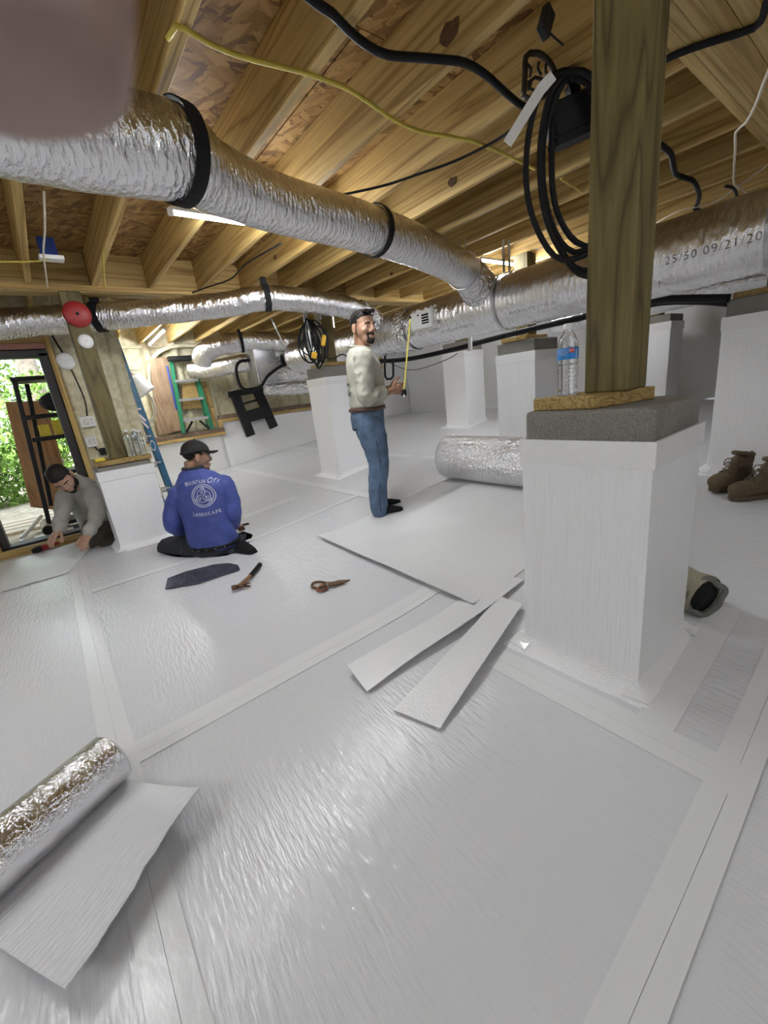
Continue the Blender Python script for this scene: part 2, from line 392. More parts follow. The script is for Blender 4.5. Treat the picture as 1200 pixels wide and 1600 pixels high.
# ceiling: subfloor boards, joists, girders
ceiling = struct(B().box((XL,YF,ZS+.019),(XR,YB,ZS+.05)).build('ceiling', M_osb, rebase=False))
yy = YF; row = 0
while yy < YB:
    xx = XL-(.6 if row % 2 else 0)
    while xx < XR:
        a = max(xx, XL); b = min(xx+2.436, XR); c = min(yy+1.215, YB)
        if b-a > .05: B().box((a+.002,yy,ZS),(b-.002,c,ZS+.0185)).build('subfloor_board', M_osb, ceiling, rebase=False)
        xx += 2.44
    yy += 1.22; row += 1
jm = {}
def joist(x1, y0, y1):
    w = .038; rnd = random.uniform(-.003,.003)
    B().box((x1-w+rnd,y0,ZJ),(x1+rnd,y1,ZS-.001),bev=.003).build('joist', M_joist, ceiling, rebase=False)
GY1, GY2 = (.54,.67), (4.22,4.35)
for k in range(-9, 15):
    x = .62+.4065*k
    if x > XR: continue
    joist(x, GY1[1]+.001, GY2[0]-.001); joist(x, GY2[1]+.001, YB-.002); joist(x, YF+.002, GY1[0]-.001)
for gy in (GY1, GY2):
    g = B().box((XL,gy[0]+.0435,ZG),(XR,gy[0]+.0865,ZS-.002)).build('girder', M_gird, ceiling, rebase=False)
    for a, b in ((gy[0],gy[0]+.0425),(gy[0]+.0875,gy[1])):
        for s in range(3): B().box((XL+s*3.4,a,ZG-(.002 if a==gy[0] else 0)),(min(XR,XL+3.4*(s+1)-.003),b,ZS-.002),bev=.002).build('girder_ply', M_gird, g, rebase=False)
    for a, b in ((gy[0]-.04,gy[0]-.001),(gy[1]+.001,gy[1]+.04)):
        B().box((XL,a,ZG),(XR,b,ZJ-.001),bev=.002).build('ledger_strip', M_pinex, g, rebase=False)
    # blocking between the joists, seen as end panels in each bay
    for k in range(-9, 14):
        x = .62+.4065*k
        if gy is GY2: B().box((x+.004,gy[0]-.024,ZJ+.002),(min(XR,x+.366),gy[0]-.002,ZS-.002)).build('blocking', M_pinex, g, rebase=False)

# walls
def foamwall(name, axis, v, a0, a1, z0, z1, th, mat, lump=.02, inward=1, skip=None, step=.05, studs=()):
    """a slab with an uneven sprayed face; axis 1 = wall at y=v running along x, axis 0 = wall at x=v running along y"""
    n = max(2, int((a1-a0)/step)); m = max(2, int((z1-z0)/step)); V = []; F = []
    for i in range(n+1):
        for j in range(m+1):
            a = lerp(a0,a1,i/n); z = lerp(z0,z1,j/m)
            d = lump*(noise.noise((a*5,z*5,v))+.5*noise.noise((a*14,z*14,v)))
            for s, sw in studs:
                d -= .075*min(1,(1-abs(a-s)/sw)*3) if abs(a-s) < sw else 0
            V.append((a, v+d*inward, z) if axis == 1 else (v+d*inward, a, z))
    for i in range(n):
        for j in range(m):
            if skip and skip((i+.5)/n*(a1-a0)+a0, (j+.5)/m*(z1-z0)+z0): continue
            p = i*(m+1)+j; F.append((p, p+m+1, p+m+2, p+1))
    o = mk(name, V, F, mat, smooth=True); struct(o)
    so = o.modifiers.new('thick', 'SOLIDIFY'); so.thickness = th; so.offset = -1 if (axis == 1) else 1
    return o
SILL1, SILL2, SILL3 = .70, .90, 1.95
M_sill = plain('weathered_sill', (.17,.115,.08), .8, scale=14, var=.3)
wall_back = foamwall('wall_back', 1, YB, XE, XR, 0, ZS, .15, M_foam, .02, step=.025, studs=[(1.05+.4065*k*1.0, .055) for k in range(0, 14)])
# knee wall in front of the foam, wrapped in liner, stepping up to the right
for a, b, top in ((XE,2.26,SILL1-.02),(2.26,4.62,SILL2-.02),(4.62,XR,SILL3)):
    V = []; F = []; n = int((b-a)/.08); m = 12
    for i in range(n+1):
        for j in range(m+1):
            x = lerp(a,b,i/n); z0 = fl(x,YB)-.02; z = lerp(z0, top, j/m)
            d = .02*noise.noise((x*2.2,z*2.2,4))+.006*noise.noise((x*9,z*5,2))
            V.append((x, YB-.16-.06*(1-j/m)**3+d, z))
    for i in range(n):
        for j in range(m): p = i*(m+1)+j; F.append((p, p+m+1, p+m+2, p+1))
    o = mk('liner_panel', V, F, M_wallw, wall_back, True); so = o.modifiers.new('thick','SOLIDIFY'); so.thickness = .1; so.offset = -1
for a, b, z in ((XE,2.30,SILL1),(2.26,4.62,SILL2)):
    B().box((a,YB-.20,z-.035),(b,YB-.155,z+.005),bev=.003).build('furring_strip', M_pinex, wall_back, rebase=False)
    B().box((a,YB-.24+.05,z+.006),(b,YB-.02,z+.075),bev=.004).build('sill_plate', M_sill, wall_back, rebase=False)
B().box((2.23,YB-.21,SILL1+.08),(2.28,YB-.15,SILL2),bev=.003).build('furring_strip', M_pinez, wall_back, rebase=False)
# framed vent opening in the far liner
bx = [PY(592,505,YB-.2).x, PY(612,505,YB-.2).x]
for a, b in (((5.55,1.42),(5.60,2.05)),((6.08,1.42),(6.13,2.05)),((5.55,1.42),(6.13,1.47))):
    B().box((a[0]-.35,YB-.24,a[1]+.2),(b[0]-.35,YB-.17,b[1])).build('vent_trim', M_pinez, wall_back, rebase=False)
B().box((5.26,YB-.19,1.68),(5.74,YB-.175,2.05)).build('vent_panel', M_foam, wall_back, rebase=False)
B().box((XE,YB-.06,ZJ-.06),(XR,YB-.01,ZJ-.02)).build('wall_top_plate', M_foam, wall_back, rebase=False)
wall_right = foamwall('wall_right', 0, XR, YF, YB, .2, ZS, .15, M_wallw, .02)
wall_front = foamwall('wall_front', 1, YF, XL, XR, -.05, ZS, .15, M_wallw, .02, -1)
wall_left = foamwall('wall_left', 0, XL, YF, YD, -.05, ZS, .15, M_wallw, .02, -1)
DX0, DX1, DZ0, DZ1 = -.60, .20, .07, 1.76
def hole(a, z): return DX0-.04 < a < DX1+.04 and z < DZ1+.10
wall_door = foamwall('wall_entrance', 1, YD, XL, XE, -.05, ZS, .16, M_foam, .018, 1, hole, .04)
wall_ret = foamwall('wall_return', 0, XE-.01, YD+.02, YB, -.05, ZS, .12, M_foam, .02, -1)
# rough timber around the entrance
for a, b, nm, mt in (((DX1+.005,YD-.03,.0),(DX1+.05,YD+.14,2.02),'stud',M_pinez),
        ((DX0-.06,YD-.03,.0),(DX0-.005,YD+.14,1.9),'stud',M_pinez),((DX0-.5,YD-.045,DZ1+.085),(DX1+.004,YD+.12,DZ1+.14),'header',M_pinex),((DX0-.5,YD-.025,2.025),(DX1+.05,YD+.12,2.12),'header',M_pinex)):
    B().box(a,b,bev=.003).build(nm, mt, wall_door, rebase=False)
B().box((DX0-.5,YD-.07,-.01),(DX1+.3,YD-.02,DZ0),bev=.004).build('threshold_board', M_pinex, wall_door, rebase=False)
B().box((DX0,YD-.02,DZ1+.035),(DX1,YD+.10,DZ1+.08)).build('gap_filler', plain('pink_insulation', (.50,.25,.22), .9, scale=60, bump=.8), wall_door, rebase=False)
door = struct(bpy.data.objects.new('door_1', None)); COL.objects.link(door); door.location = (-.2, YD+.05, DZ0)
for a, b in (((DX1-.07,YD-.0,DZ0),(DX1,YD+.14,DZ1)),((DX0,YD,DZ0),(DX0+.05,YD+.14,DZ1)),((DX0,YD,DZ1-.03),(DX1,YD+.14,DZ1+.03)),((DX0,YD,DZ0-.02),(DX1,YD+.16,DZ0+.02))):
    B().box(a,b,bev=.004).build('door_frame', M_dark, door, rebase=False)
B().box((DX1-.075,YD+.03,.62),(DX1-.068,YD+.10,.72)).build('strike_plate', M_blackm, door, rebase=False)

# ------------------------------------------------------------------ lamps
def tube_lamp(p, q, label, f=1.5, cat='lamp'):
    p = Vector(p); q = Vector(q); t = thing('tube_lamp', label, cat, ((p+q)/2), 'linear LED lamps under the joists')
    d = (q-p).normalized()
    B().bar(p+Vector((0,0,.012)), q+Vector((0,0,.012)), .03, .02, m=0, bev=.003).build('housing', M_white, t)
    B().tube([p+d*.02, q-d*.02], .0135, 10).build('diffuser', M_lamps[f], t, True)
    for e in (p, q): B().bar(e-d*.012, e+d*.012, .034, .034, bev=.003).build('end_cap', M_white, t)
    return t
tube_lamp((.80,2.555,2.09),(2.0,2.575,2.09),'lit white LED tube crossing the joists above the diagonal foil duct')
tube_lamp((1.45,5.85,2.08),(1.49,7.05,2.08),'far lit LED tube near the green stepladder wall')
tube_lamp((3.42,2.64,2.09),(4.62,2.64,2.09),'lit LED tube glimpsed above the joint of diagonal and trunk ducts')
tube_lamp((-.9,-.6,2.09),(.3,-.6,2.09),'LED tube lamp above and behind the photographer', .4)
tube_lamp((1.2,-1.6,2.09),(2.4,-1.6,2.09),'LED tube lamp behind the near pier', .7)
tube_lamp((4.7,4.9,2.09),(4.7,6.1,2.09),'LED tube lamp at the far right of the crawl space', .4)  # dim fill lamp added only to lift the far right walls
tube_lamp((-1.5,2.25,2.09),(-.3,2.25,2.09),'LED tube lamp on the left side of the crawl space', .7)
tube_lamp((-2.5,-.1,2.09),(-2.5,1.1,2.09),'LED tube lamp far to the left of the photographer', 1.5)  # unseen lamp added to brighten the left face of the near pier

# ------------------------------------------------------------------ piers, plates, posts
def pier(x0, y0, x1, y1, wt, bt, label, grp='wrapped concrete piers'):
    zb = min(fl(x0,y0), fl(x1,y1))-.02
    t = thing('concrete_pier', label, 'pier', ((x0+x1)/2,(y0+y1)/2,zb), grp)
    V = []; F = []; m = 26; per = []; k = 12
    cs = [(x0,y0),(x1,y0),(x1,y1),(x0,y1)]
    for c in range(4):
        a, b = cs[c], cs[(c+1)%4]
        for i in range(k): per.append((lerp(a[0],b[0],i/k), lerp(a[1],b[1],i/k)))
    cx, cy = (x0+x1)/2, (y0+y1)/2
    for j in range(m+1):
        tz = j/m
        for q, (x, y) in enumerate(per):
            z = lerp(zb, wt, tz); fb = fl(x,y)
            fl_ = .05*max(0, 1-(z-fb)/.05)**2 if z < fb+.05 else 0   # skirt of liner folded out at the foot
            w = .004*noise.noise((x*9,y*9,z*3))+fl_
            dx, dy = (x-cx), (y-cy); L = max(abs(dx),abs(dy))
            V.append((x+dx/L*w, y+dy/L*w, z))
    n = len(per)
    for j in range(m):
        for i in range(n): F.append((j*n+i, j*n+(i+1)%n, (j+1)*n+(i+1)%n, (j+1)*n+i))
    F.append(tuple(m*n+i for i in range(n)))
    mk('liner_wrap', V, F, M_wrap, t, True).data.set_sharp_from_angle(angle=math.radians(40))
    e = .006; bb = B(); za, zb2 = wt-.078, wt+.003
    ou = [(x0-e,y0-e),(x1+e,y0-e),(x1+e,y1+e),(x0-e,y1+e)]; inn = [(x0+.004,y0+.004),(x1-.004,y0+.004),(x1-.004,y1-.004),(x0+.004,y1-.004)]
    Vb = [(x,y,z) for z in (za,zb2) for r_ in (ou,inn) for x,y in r_]; Fb = []
    for q in range(4):
        q2 = (q+1)%4; Fb += [(q,q2,8+q2,8+q),(4+q2,4+q,12+q,12+q2),(8+q,8+q2,12+q2,12+q),(q2,q,4+q,4+q2)]
    bb.add(Vb, Fb)
    bb.build('tape_band', M_band, t)
    i = .008
    B().box((x0+i,y0+i,wt-.09),(x1-i,y1-i,bt),bev=.013 if bt < 1 else .006).build('concrete_block', M_block, t)
    for cxx, cyy in cs:
        sx = -1 if cxx == x0 else 1; sy = -1 if cyy == y0 else 1
        z = fl(cxx,cyy); bb = B()
        P0 = [Vector((cxx+sx*.002,cyy+sy*.002,z+.035)), Vector((cxx-sx*.03,cyy+sy*.014,z+.022)), Vector((cxx-sx*.035,cyy+sy*.055,z+.006)), Vector((cxx+sx*.045,cyy+sy*.050,z+.006)), Vector((cxx+sx*.055,cyy-sy*.03,z+.006)), Vector((cxx+sx*.014,cyy-sy*.03,z+.022))]
        c0 = Vector((cxx+sx*.020,cyy+sy*.020,z+.012)); f = []
        for q in range(6): f.append((6, q, (q+1)%6) if sx*sy > 0 else (6, (q+1)%6, q))
        o = bb.add(P0+[c0], f).build('corner_tape', M_band, t, False); so = o.modifiers.new('t','SOLIDIFY'); so.thickness = .003
    return t
def post(x0, y0, z0, z1, label, s=.14):
    o = B().box((x0,y0,z0),(x0+s,y0+s,z1),bev=.004).build('wood_post', M_post); return tag(o, label, 'post', 'treated timber posts')
def plate(pts, z0, z1, label):
    o = B().poly([(x,y,(z0+z1)/2) for x, y in pts], z1-z0, (0,0,1)).build('wood_plate', M_plate)
    bv = o.modifiers.new('b','BEVEL'); bv.width = .003; return tag(o, label, 'board', 'timber bearing plates')
def rect(x0,y0,x1,y1): return [(x0,y0),(x1,y0),(x1,y1),(x0,y1)]
pier(1.31,.437,1.725,.862,.862,.958,'large white wrapped concrete pier in the right foreground, carrying a water bottle')
plate([(1.345,.838),(1.338,.625),(1.60,.545),(1.66,.74)],.959,1.0,'split timber plate under the near post, beside the water bottle')
post(1.45,.57,1.001,ZG-.001,'tall near treated post standing beside the water bottle')
pier(3.58,.432,4.0,.857,1.27,1.375,'white wrapped pier at the right edge behind the tan boots')
plate(rect(3.62,.46,3.96,.83),1.376,1.414,'timber plate on the pier at the right edge'); post(3.72,.55,1.415,ZG-.003,'treated post on the right edge pier')
pier(3.66,2.255,4.08,2.68,1.262,1.372,'white wrapped pier standing behind the large foil roll')
plate(rect(3.66,2.34,4.02,2.62),1.373,1.41,'timber plate on the pier behind the large foil roll'); post(3.79,2.40,1.411,ZJ-.002,'treated post on the pier behind the large foil roll')
pier(4.9,4.13,5.32,4.555,1.465,1.60,'narrow looking far white pier with one cream lit face')
post(5.04,4.27,1.601,ZG-.001,'treated post on the far narrow pier')
pier(2.55,4.13,2.97,4.555,1.28,1.40,'white wrapped pier directly behind the standing man')
plate(rect(2.59,4.12,2.95,4.5),1.401,1.435,'timber plate on the pier behind the standing man'); post(2.66,4.23,1.436,ZG-.001,'treated post behind the hanging black cable bundle')
pier(.23,4.13,.65,4.555,.70,.745,'low white wrapped pier between the two kneeling men')
plate(rect(.235,4.12,.655,4.54),.746,.785,'timber plate carrying plastic bottles on the low pier'); post(.357,4.20,.786,ZG-.001,'treated post with red and white discs on its front')
pier(5.5,1.77,5.9,2.2,1.42,1.50,'shaded far white pier seen right behind the near post'); post(5.62,1.92,1.501,ZJ-.002,'treated post on the shaded far pier')
# ------------------------------------------------------------------ ducts
def crinkle(amp, f=7.0, seed=0.0):
    def g(p, i, j): return amp*(noise.noise((p.x*f+seed, p.y*f, p.z*f))+.6*noise.noise((p.x*f*3, p.y*f*3+seed, p.z*f*3)))
    return g
def duct(pts, r, label, name='flexible_duct', mat=None, amp=.035, n=44, step=.018, grp='foil flexible ducts'):
    P = resample(pts, step)
    if isinstance(r, list):
        rr = resample([(x,0,0) for x in r], 1e-9) if False else None
        ks = [min(range(len(P)), key=lambda k: (P[k]-Vector(q)).length) for q in pts]; RL_ = []
        for k in range(len(P)):
            i = max(q for q in range(len(ks)) if ks[q] <= k) if k >= ks[0] else 0; i2 = min(i+1, len(ks)-1)
            t_ = 0 if i2 == i or ks[i2] == ks[i] else min(1,(k-ks[i])/(ks[i2]-ks[i])); t_ = t_*t_*(3-2*t_); RL_.append(lerp(r[i], r[i2], t_))
        rad, r = RL_, max(r)
    else: rad = r
    base = min(P, key=lambda p: p.z).copy()
    t = thing(name, label, 'duct', (base.x, base.y, base.z-r), grp)
    B().tube(P, rad, n, bump=crinkle(amp)).build('foil_jacket', mat or M_foil, t, True)
    return t, P
def strap(t, P, at, r, mat, w=.045, hang=True, nm='strap'):
    """a band around the duct at the path point nearest to at, with its ends running up to the joists"""
    i = min(range(len(P)), key=lambda k: (P[k]-Vector(at)).length); c = P[i]; d = (P[min(i+2,len(P)-1)]-P[max(i-2,0)]).normalized()
    a = d.cross(Vector((0,0,1))).normalized(); u = a.cross(d); V = []; F = []; n = 30
    arc = [(math.cos(math.radians(q)), math.sin(math.radians(q))) for q in [lerp(-260, 80, k/n) for k in range(n+1)]]
    pts = [a*x*r*1.045+u*y*r*1.045 for x, y in arc]
    if hang: pts = [Vector((pts[0].x, pts[0].y, ZJ-c.z))]+pts+[Vector((pts[-1].x, pts[-1].y, ZJ-c.z))]
    for p in pts:
        nrm = Vector(p).normalized()*.004
        V += [c+p-d*w/2, c+p+d*w/2, c+p+d*w/2+nrm, c+p-d*w/2+nrm]
    for k in range(len(pts)-1):
        for q in range(4): F.append((4*k+q, 4*k+(q+1)%4, 4*k+4+(q+1)%4, 4*k+4+q))
    F += [(0,3,2,1), tuple(4*len(pts)-4+q for q in range(4))]
    return mk(nm, V, F, mat, t)
d1, P1 = duct([(-1.5,1.50,1.93),(-.6,1.58,1.92),(.05,1.67,1.925),(.249,1.70,1.93),(.43,1.70,1.93),(.595,1.69,1.93),(.70,1.765,1.928),(.881,1.84,1.925),(1.11,1.90,1.92),(1.70,2.0,1.92),(2.35,2.19,1.915),(2.95,2.40,1.88),(3.25,2.48,1.76)], [.15,.148,.145,.142,.140,.134,.120,.114,.112,.115,.120,.124,.124], 'diagonal foil duct crossing below the joists in the upper left, bound with two black straps', amp=.02)
strap(d1, P1, (.595,1.69,1.93), .137, M_strap, .05, False); strap(d1, P1, (1.68,2.0,1.92), .117, M_strap, .035, False)
strap(d1, P1, (2.85,2.37,1.88), .127, M_steel, .022, nm='metal_strap')
_c = resample([(2.96,2.40,1.875),(3.06,2.43,1.84),(3.14,2.45,1.80)],.01)
B().tube(_c, [.126+.03*k/len(_c)+(.004 if k % 2 else 0) for k in range(len(_c))], 40, bump=crinkle(.06,14)).build('taped_collar', M_foil3, d1, True)
TX, TZ, TR = 3.31, 1.66, .212
d2, P2 = duct([(TX,-1.4,TZ+.0),(TX,.6,TZ),(TX,2.5,TZ+.005),(TX,4.2,TZ),(TX-.1,5.0,TZ),(TX-.2,5.75,TZ)], TR, 'thick foil trunk duct with printed jacket running across the room to the right', 'trunk_duct', M_jacket, .014, 56, .022, None)
for y in (.60, 2.28): strap(d2, P2, (TX,y,TZ), TR, M_steel, .024, True, 'metal_strap')
B().tube(resample([(TX,1.22,TZ),(TX,1.36,TZ)],.012), TR*1.018, 56, bump=crinkle(.03,18), cap=False).build('joint_tape', M_foil3, d2, True)
B().tube(resample([(TX,3.40,TZ),(TX,3.56,TZ)],.012), TR*1.02, 56, bump=crinkle(.05,14), cap=False).build('joint_tape', M_foil3, d2, True)
d3, P3 = duct([(-2.6,4.95,1.93),(-1.2,4.85,1.93),(-.2,4.72,1.935),(.37,4.53,1.945),(.808,4.31,1.945),(1.266,4.06,1.945),(1.545,3.88,1.95),(1.82,3.69,1.965),(2.3,3.72,1.945),(2.75,3.78,1.91),(3.10,3.86,1.80)], [.115,.115,.115,.112,.108,.102,.10,.10,.102,.108,.11], 'horizontal foil duct at the back passing behind the red disc post', amp=.07)
strap(d3, P3, (.60,4.42,1.945), .113, M_strap, .06); strap(d3, P3, (1.80,3.70,1.965), .103, M_strap, .05)
B().tube(resample([(2.86,3.80,1.89),(3.0,3.83,1.85),(3.12,3.86,1.79)],.012), .118, 40, bump=crinkle(.09,14)).build('taped_collar', M_foil3, d3, True)

def text_mesh(s, size, font_space=1.0, shear=0, thin=0.0):
    cu = bpy.data.curves.new('t', 'FONT'); cu.body = s; cu.size = size; cu.align_x = 'CENTER'; cu.align_y = 'CENTER'; cu.space_character = font_space; cu.shear = shear; cu.resolution_u = 3; cu.offset = thin
    o = bpy.data.objects.new('t', cu); COL.objects.link(o); dg = bpy.context.evaluated_depsgraph_get()
    me = bpy.data.meshes.new_from_object(o.evaluated_get(dg)); bpy.data.objects.remove(o); return me
def cyl_text(s, size, yc, ang, parent, mat=M_ink):
    me = text_mesh(s, size, 1.15, 0, -size*.022)
    for v in me.vertices:
        y = yc-v.co.x; a = math.radians(ang)+v.co.y/TR; r = TR*1.022
        v.co = Vector((TX-r*math.cos(a), y, TZ+r*math.sin(a)))
    o = mo('printed_text', me, mat, parent); o['kind'] = 'stuff'; return o
cyl_text('25/50 09/21/2024', .062, .80, -12, d2)
cyl_text('MICROLITE TYPE 75', .040, 1.95, -33, d2); cyl_text('10/21/2024 0', .040, 3.62, -42, d2); cyl_text('MICROLITE TYPE 75', .040, 2.72, -38, d2)
# register in the side of the trunk
ry0, ry1, rz0, rz1 = 2.97, 3.25, 1.60, 1.755
reg = thing('air_register', 'small white register with dark louvres set in the trunk duct', 'vent', (TX-TR-.02, 3.11, rz0))
fx = TX-TR
B().box((fx-.022,ry0,rz0),(fx+.02,ry1,rz1),bev=.004).build('frame', M_white, reg)
B().box((fx-.026,ry0+.03,rz0+.035),(fx-.0215,ry0+.12,rz1-.03)).build('opening', M_hole, reg)  # black slab painted as the shaded hollow behind the louvres
for k in range(4): B().box((fx-.030,ry0+.032,rz0+.048+k*.024),(fx-.0245,ry0+.118,rz0+.054+k*.024)).build('louvre', M_white, reg)
B().box((fx-.028,ry0+.16,rz1-.04),(fx-.0215,ry0+.175,rz1-.025)).build('latch', M_blackm, reg)
V = []; F = []
for i, (y, z) in enumerate([(ry0-.05,rz0-.05),(ry1+.06,rz0-.05),(ry1+.06,rz1+.06),(ry0-.05,rz1+.06)]): pass
bb = B()
for k in range(26):
    y = random.uniform(ry0-.05,ry1+.06); z = random.choice([rz0-.04, rz1+.02, None]) or random.uniform(rz0,rz1)
    if ry0 < y < ry1 and rz0 < z < rz1: y = random.choice([ry0-.04, ry1+.04])
    a = math.asin(max(-1,min(1,(z-TZ)/TR))); c = Vector((TX-TR*1.02*math.cos(a), y, z)); bb.ball(c, (.012,.03,.018), 4)
bb.build('foil_tape', M_foil3, reg, True)['kind'] = 'stuff'
# smaller ducts behind the trunk and around the air handler
duct([(4.75,-.6,1.62),(4.7,.8,1.6),(4.62,1.9,1.55),(4.6,2.6,1.55)], .11, 'smaller foil duct low behind the trunk at the right', amp=.05, step=.03)
d5, P5 = duct([(1.98,6.45,1.74),(2.02,6.35,1.86),(2.22,6.28,1.93),(2.55,6.2,1.96),(2.9,6.05,1.93),(3.25,5.85,1.86)], .135, 'short foil duct bending above the green stepladder', amp=.06)
strap(d5, P5, (2.50,6.2,1.96), .135, M_strap, .04)
duct([(1.95,7.0,1.70),(2.15,6.85,1.66),(2.4,6.55,1.68),(2.65,6.4,1.70)], .125, 'foil elbow leading from the foam wall to the air handler', amp=.05)
duct([(2.95,6.25,1.52),(3.2,6.1,1.50),(3.6,5.9,1.48),(4.1,5.8,1.46)], .15, 'crumpled foil duct right of the air handler', mat=M_foil3, amp=.12)
duct([(2.85,6.5,1.30),(3.2,6.3,1.26),(3.7,6.1,1.24),(4.1,6.0,1.24)], .10, 'lowest crumpled foil duct above the foam wall sill', mat=M_foil3, amp=.12)
ah = thing('air_handler', 'grey metal air handler box hanging among foil ducts at the back', 'air handler', (2.8,6.25,1.30))
B().box((2.62,6.1,1.36),(2.96,6.5,1.90),bev=.008).build('cabinet', M_steel, ah)
for x in (2.66,2.90): B().box((x-.01,6.28,1.90),(x+.01,6.30,ZJ-.002)).build('hanger', M_steel, ah)
B().box((2.66,6.09,1.40),(2.92,6.1,1.62)).build('access_panel', M_alu, ah)
B().box((2.96,6.12,1.40),(3.22,6.42,1.84),bev=.01).build('foil_plenum', M_foil3, ah)
B().box((3.03,6.06,1.58),(3.11,6.12,1.74)).build('control_box', M_blackm, ah)
cable('insulated_pipe', [PY(x,y,5.95) for x,y in ((390,563),(375,565),(369,575),(372,595),(379,607),(392,609),(408,603),(418,588),(440,572),(470,562),(486,556))], .022, M_black, 'looping black insulated pipe in front of the air handler', 'pipe')
cable('insulated_pipe', [PX(x,y,3.56) for x,y in ((500,572),(560,566),(630,562),(700,548),(760,532),(830,514),(900,498),(980,478),(1040,468),(1140,466))], .026, M_black, 'long black insulated pipe run slung below the trunk duct', 'pipe')
cable('insulated_pipe', [PX(x,y,3.62) for x,y in ((980,487),(1030,474),(1090,472),(1138,475))], .018, M_black, 'short black pipe beside the long insulated pipe at the right', 'pipe')
cable('thin_wire', [PX(x,y,3.58) for x,y in ((596,560),(640,578),(690,565),(715,552))], .004, M_black, 'thin black wire sagging under the insulated pipe behind the standing man')
for x, y in ((735,545),): 
    c = PX(x,y,3.52); tag(B().box((c.x-.008,c.y-.02,c.z-.02),(c.x+.008,c.y+.02,c.z+.16)).build('hanger_strap', M_white), 'white strap holding the insulated pipe near the cream lit pier', 'strap')
# galvanised hanger rods
for (x,y,z0,z1,lab) in ((2.55,4.05,1.86,ZG,'thin steel hanger behind the head of the standing man'),(3.0,4.5,1.85,ZJ,'bent steel hanger between trunk duct and girder')):
    tag(B().bar((x,y,z0),(x+.01,y,z1),.02,.004,(0,1,0)).build('duct_hanger', M_steel), lab, 'hanger')
tag(B().bar((2.635,5.4,2.16),(2.85,5.5,1.70),.02,.004,(0,1,0)).build('duct_hanger', M_steel), 'slanted steel strap left of the hanging black cable bundle', 'hanger')

# ------------------------------------------------------------------ cables on the ceiling
def zc(pts, z): return [PZ(x,y,z) for x,y in pts]
cable('yellow_cable', zc([(262,60),(275,40),(290,46),(330,70),(375,88),(420,100),(470,112),(500,122),(545,140),(585,166),(620,190),(660,206),(700,213),(735,220),(770,233),(800,247),(835,264)],ZJ-.012), .0075, M_yel, 'yellow cable stapled across the joists from the finger to the near post')
cable('yellow_cable', zc([(876,279),(890,288),(910,300)],ZJ-.01), .006, M_yel, 'short yellow cable end between the black loops and the near post')
cable('yellow_cable', zc([(-20,408),(30,409),(60,408),(75,405)],ZJ-.012), .006, M_yel, 'yellow cable running to the blue junction box at the left')
cable('yellow_cable', [PZ(200,290,2.2),PZ(190,330,2.18),PZ(172,370,2.15),PZ(162,390,2.13),PZ(162,420,2.11),PZ(164,452,2.08)], .006, M_yel, 'yellow cable looping down the joist beside the second strap of the rear duct')
cable('yellow_cable', zc([(69,300),(70,360),(68,395),(72,430),(75,455),(78,470),(72,474)],2.10), .005, M_whcab, 'pale cable hanging beside the leftmost joist')
cable('black_cable', zc([(470,-16),(495,6),(520,22),(545,48),(575,72),(605,86),(650,90),(690,93),(728,99),(760,118),(790,145),(812,163),(830,172)],2.095), .0125, M_black, 'thick black cable running from the top edge to the coiled loops')
cable('black_cable', zc([(530,305),(570,297),(610,287),(660,270),(710,252),(760,228),(790,210),(812,190)],2.10), .006, M_black, 'thin black cable rising from the diagonal duct to the white strip')
cable('black_cable', zc([(262,478),(285,464),(320,450),(360,436),(385,412),(440,380)],2.10), .006, M_black, 'thin dark wire hanging under the lit LED tube by the rear duct')
cable('black_cable', zc([(1206,-30),(1196,10),(1190,32),(1178,44),(1150,54),(1110,66),(1080,76),(1055,86),(1030,98)],ZG-.012), .011, M_black, 'black cable crossing under the girder in the upper right corner')
cable('black_cable', zc([(1020,222),(1034,228),(1048,240),(1052,258),(1056,272),(1070,278),(1084,284),(1092,302),(1090,318),(1086,326),(1100,331),(1114,337)],2.09), .014, M_black, 'wavy black cable hanging right of the near post')
cable('black_cable', zc([(1134,291),(1142,292),(1149,298),(1152,310),(1153,322)],2.05), .009, M_black, 'short black cable end above the trunk duct at the right')
cable('white_cable', zc([(1210,90),(1195,125),(1180,165),(1165,192),(1150,206),(1149,230),(1147,262),(1148,288),(1165,300),(1172,316)],ZG-.014), .006, M_whcab, 'pale cable dropping from the girder at the right edge')
cable('white_cable', zc([(1210,250),(1180,272),(1150,293),(1120,314),(1090,323),(1060,330),(1020,351)],2.08), .005, M_whcab, 'pale cable draped across the joists above the trunk duct')
cable('insulated_pipe', zc([(880,70),(868,60),(852,45)],2.10), .003, M_black, 'thin wire hanging from the black tag under the joists', 'wire')
c = PZ(853,40,2.06); tag(B().box((c.x-.022,c.y-.012,c.z-.03),(c.x+.022,c.y+.012,c.z+.045),bev=.004,rot=Matrix.Rotation(.5,3,'Y')).build('hanging_tag', M_blackm), 'small black plastic tag hanging from the joists left of the near post', 'tag')
CB = (1.78,.97,0)
coil = thing('cable_coil', 'coil of black cable hanging in long loops left of the near post', 'cable', (1.78,.97,1.42))
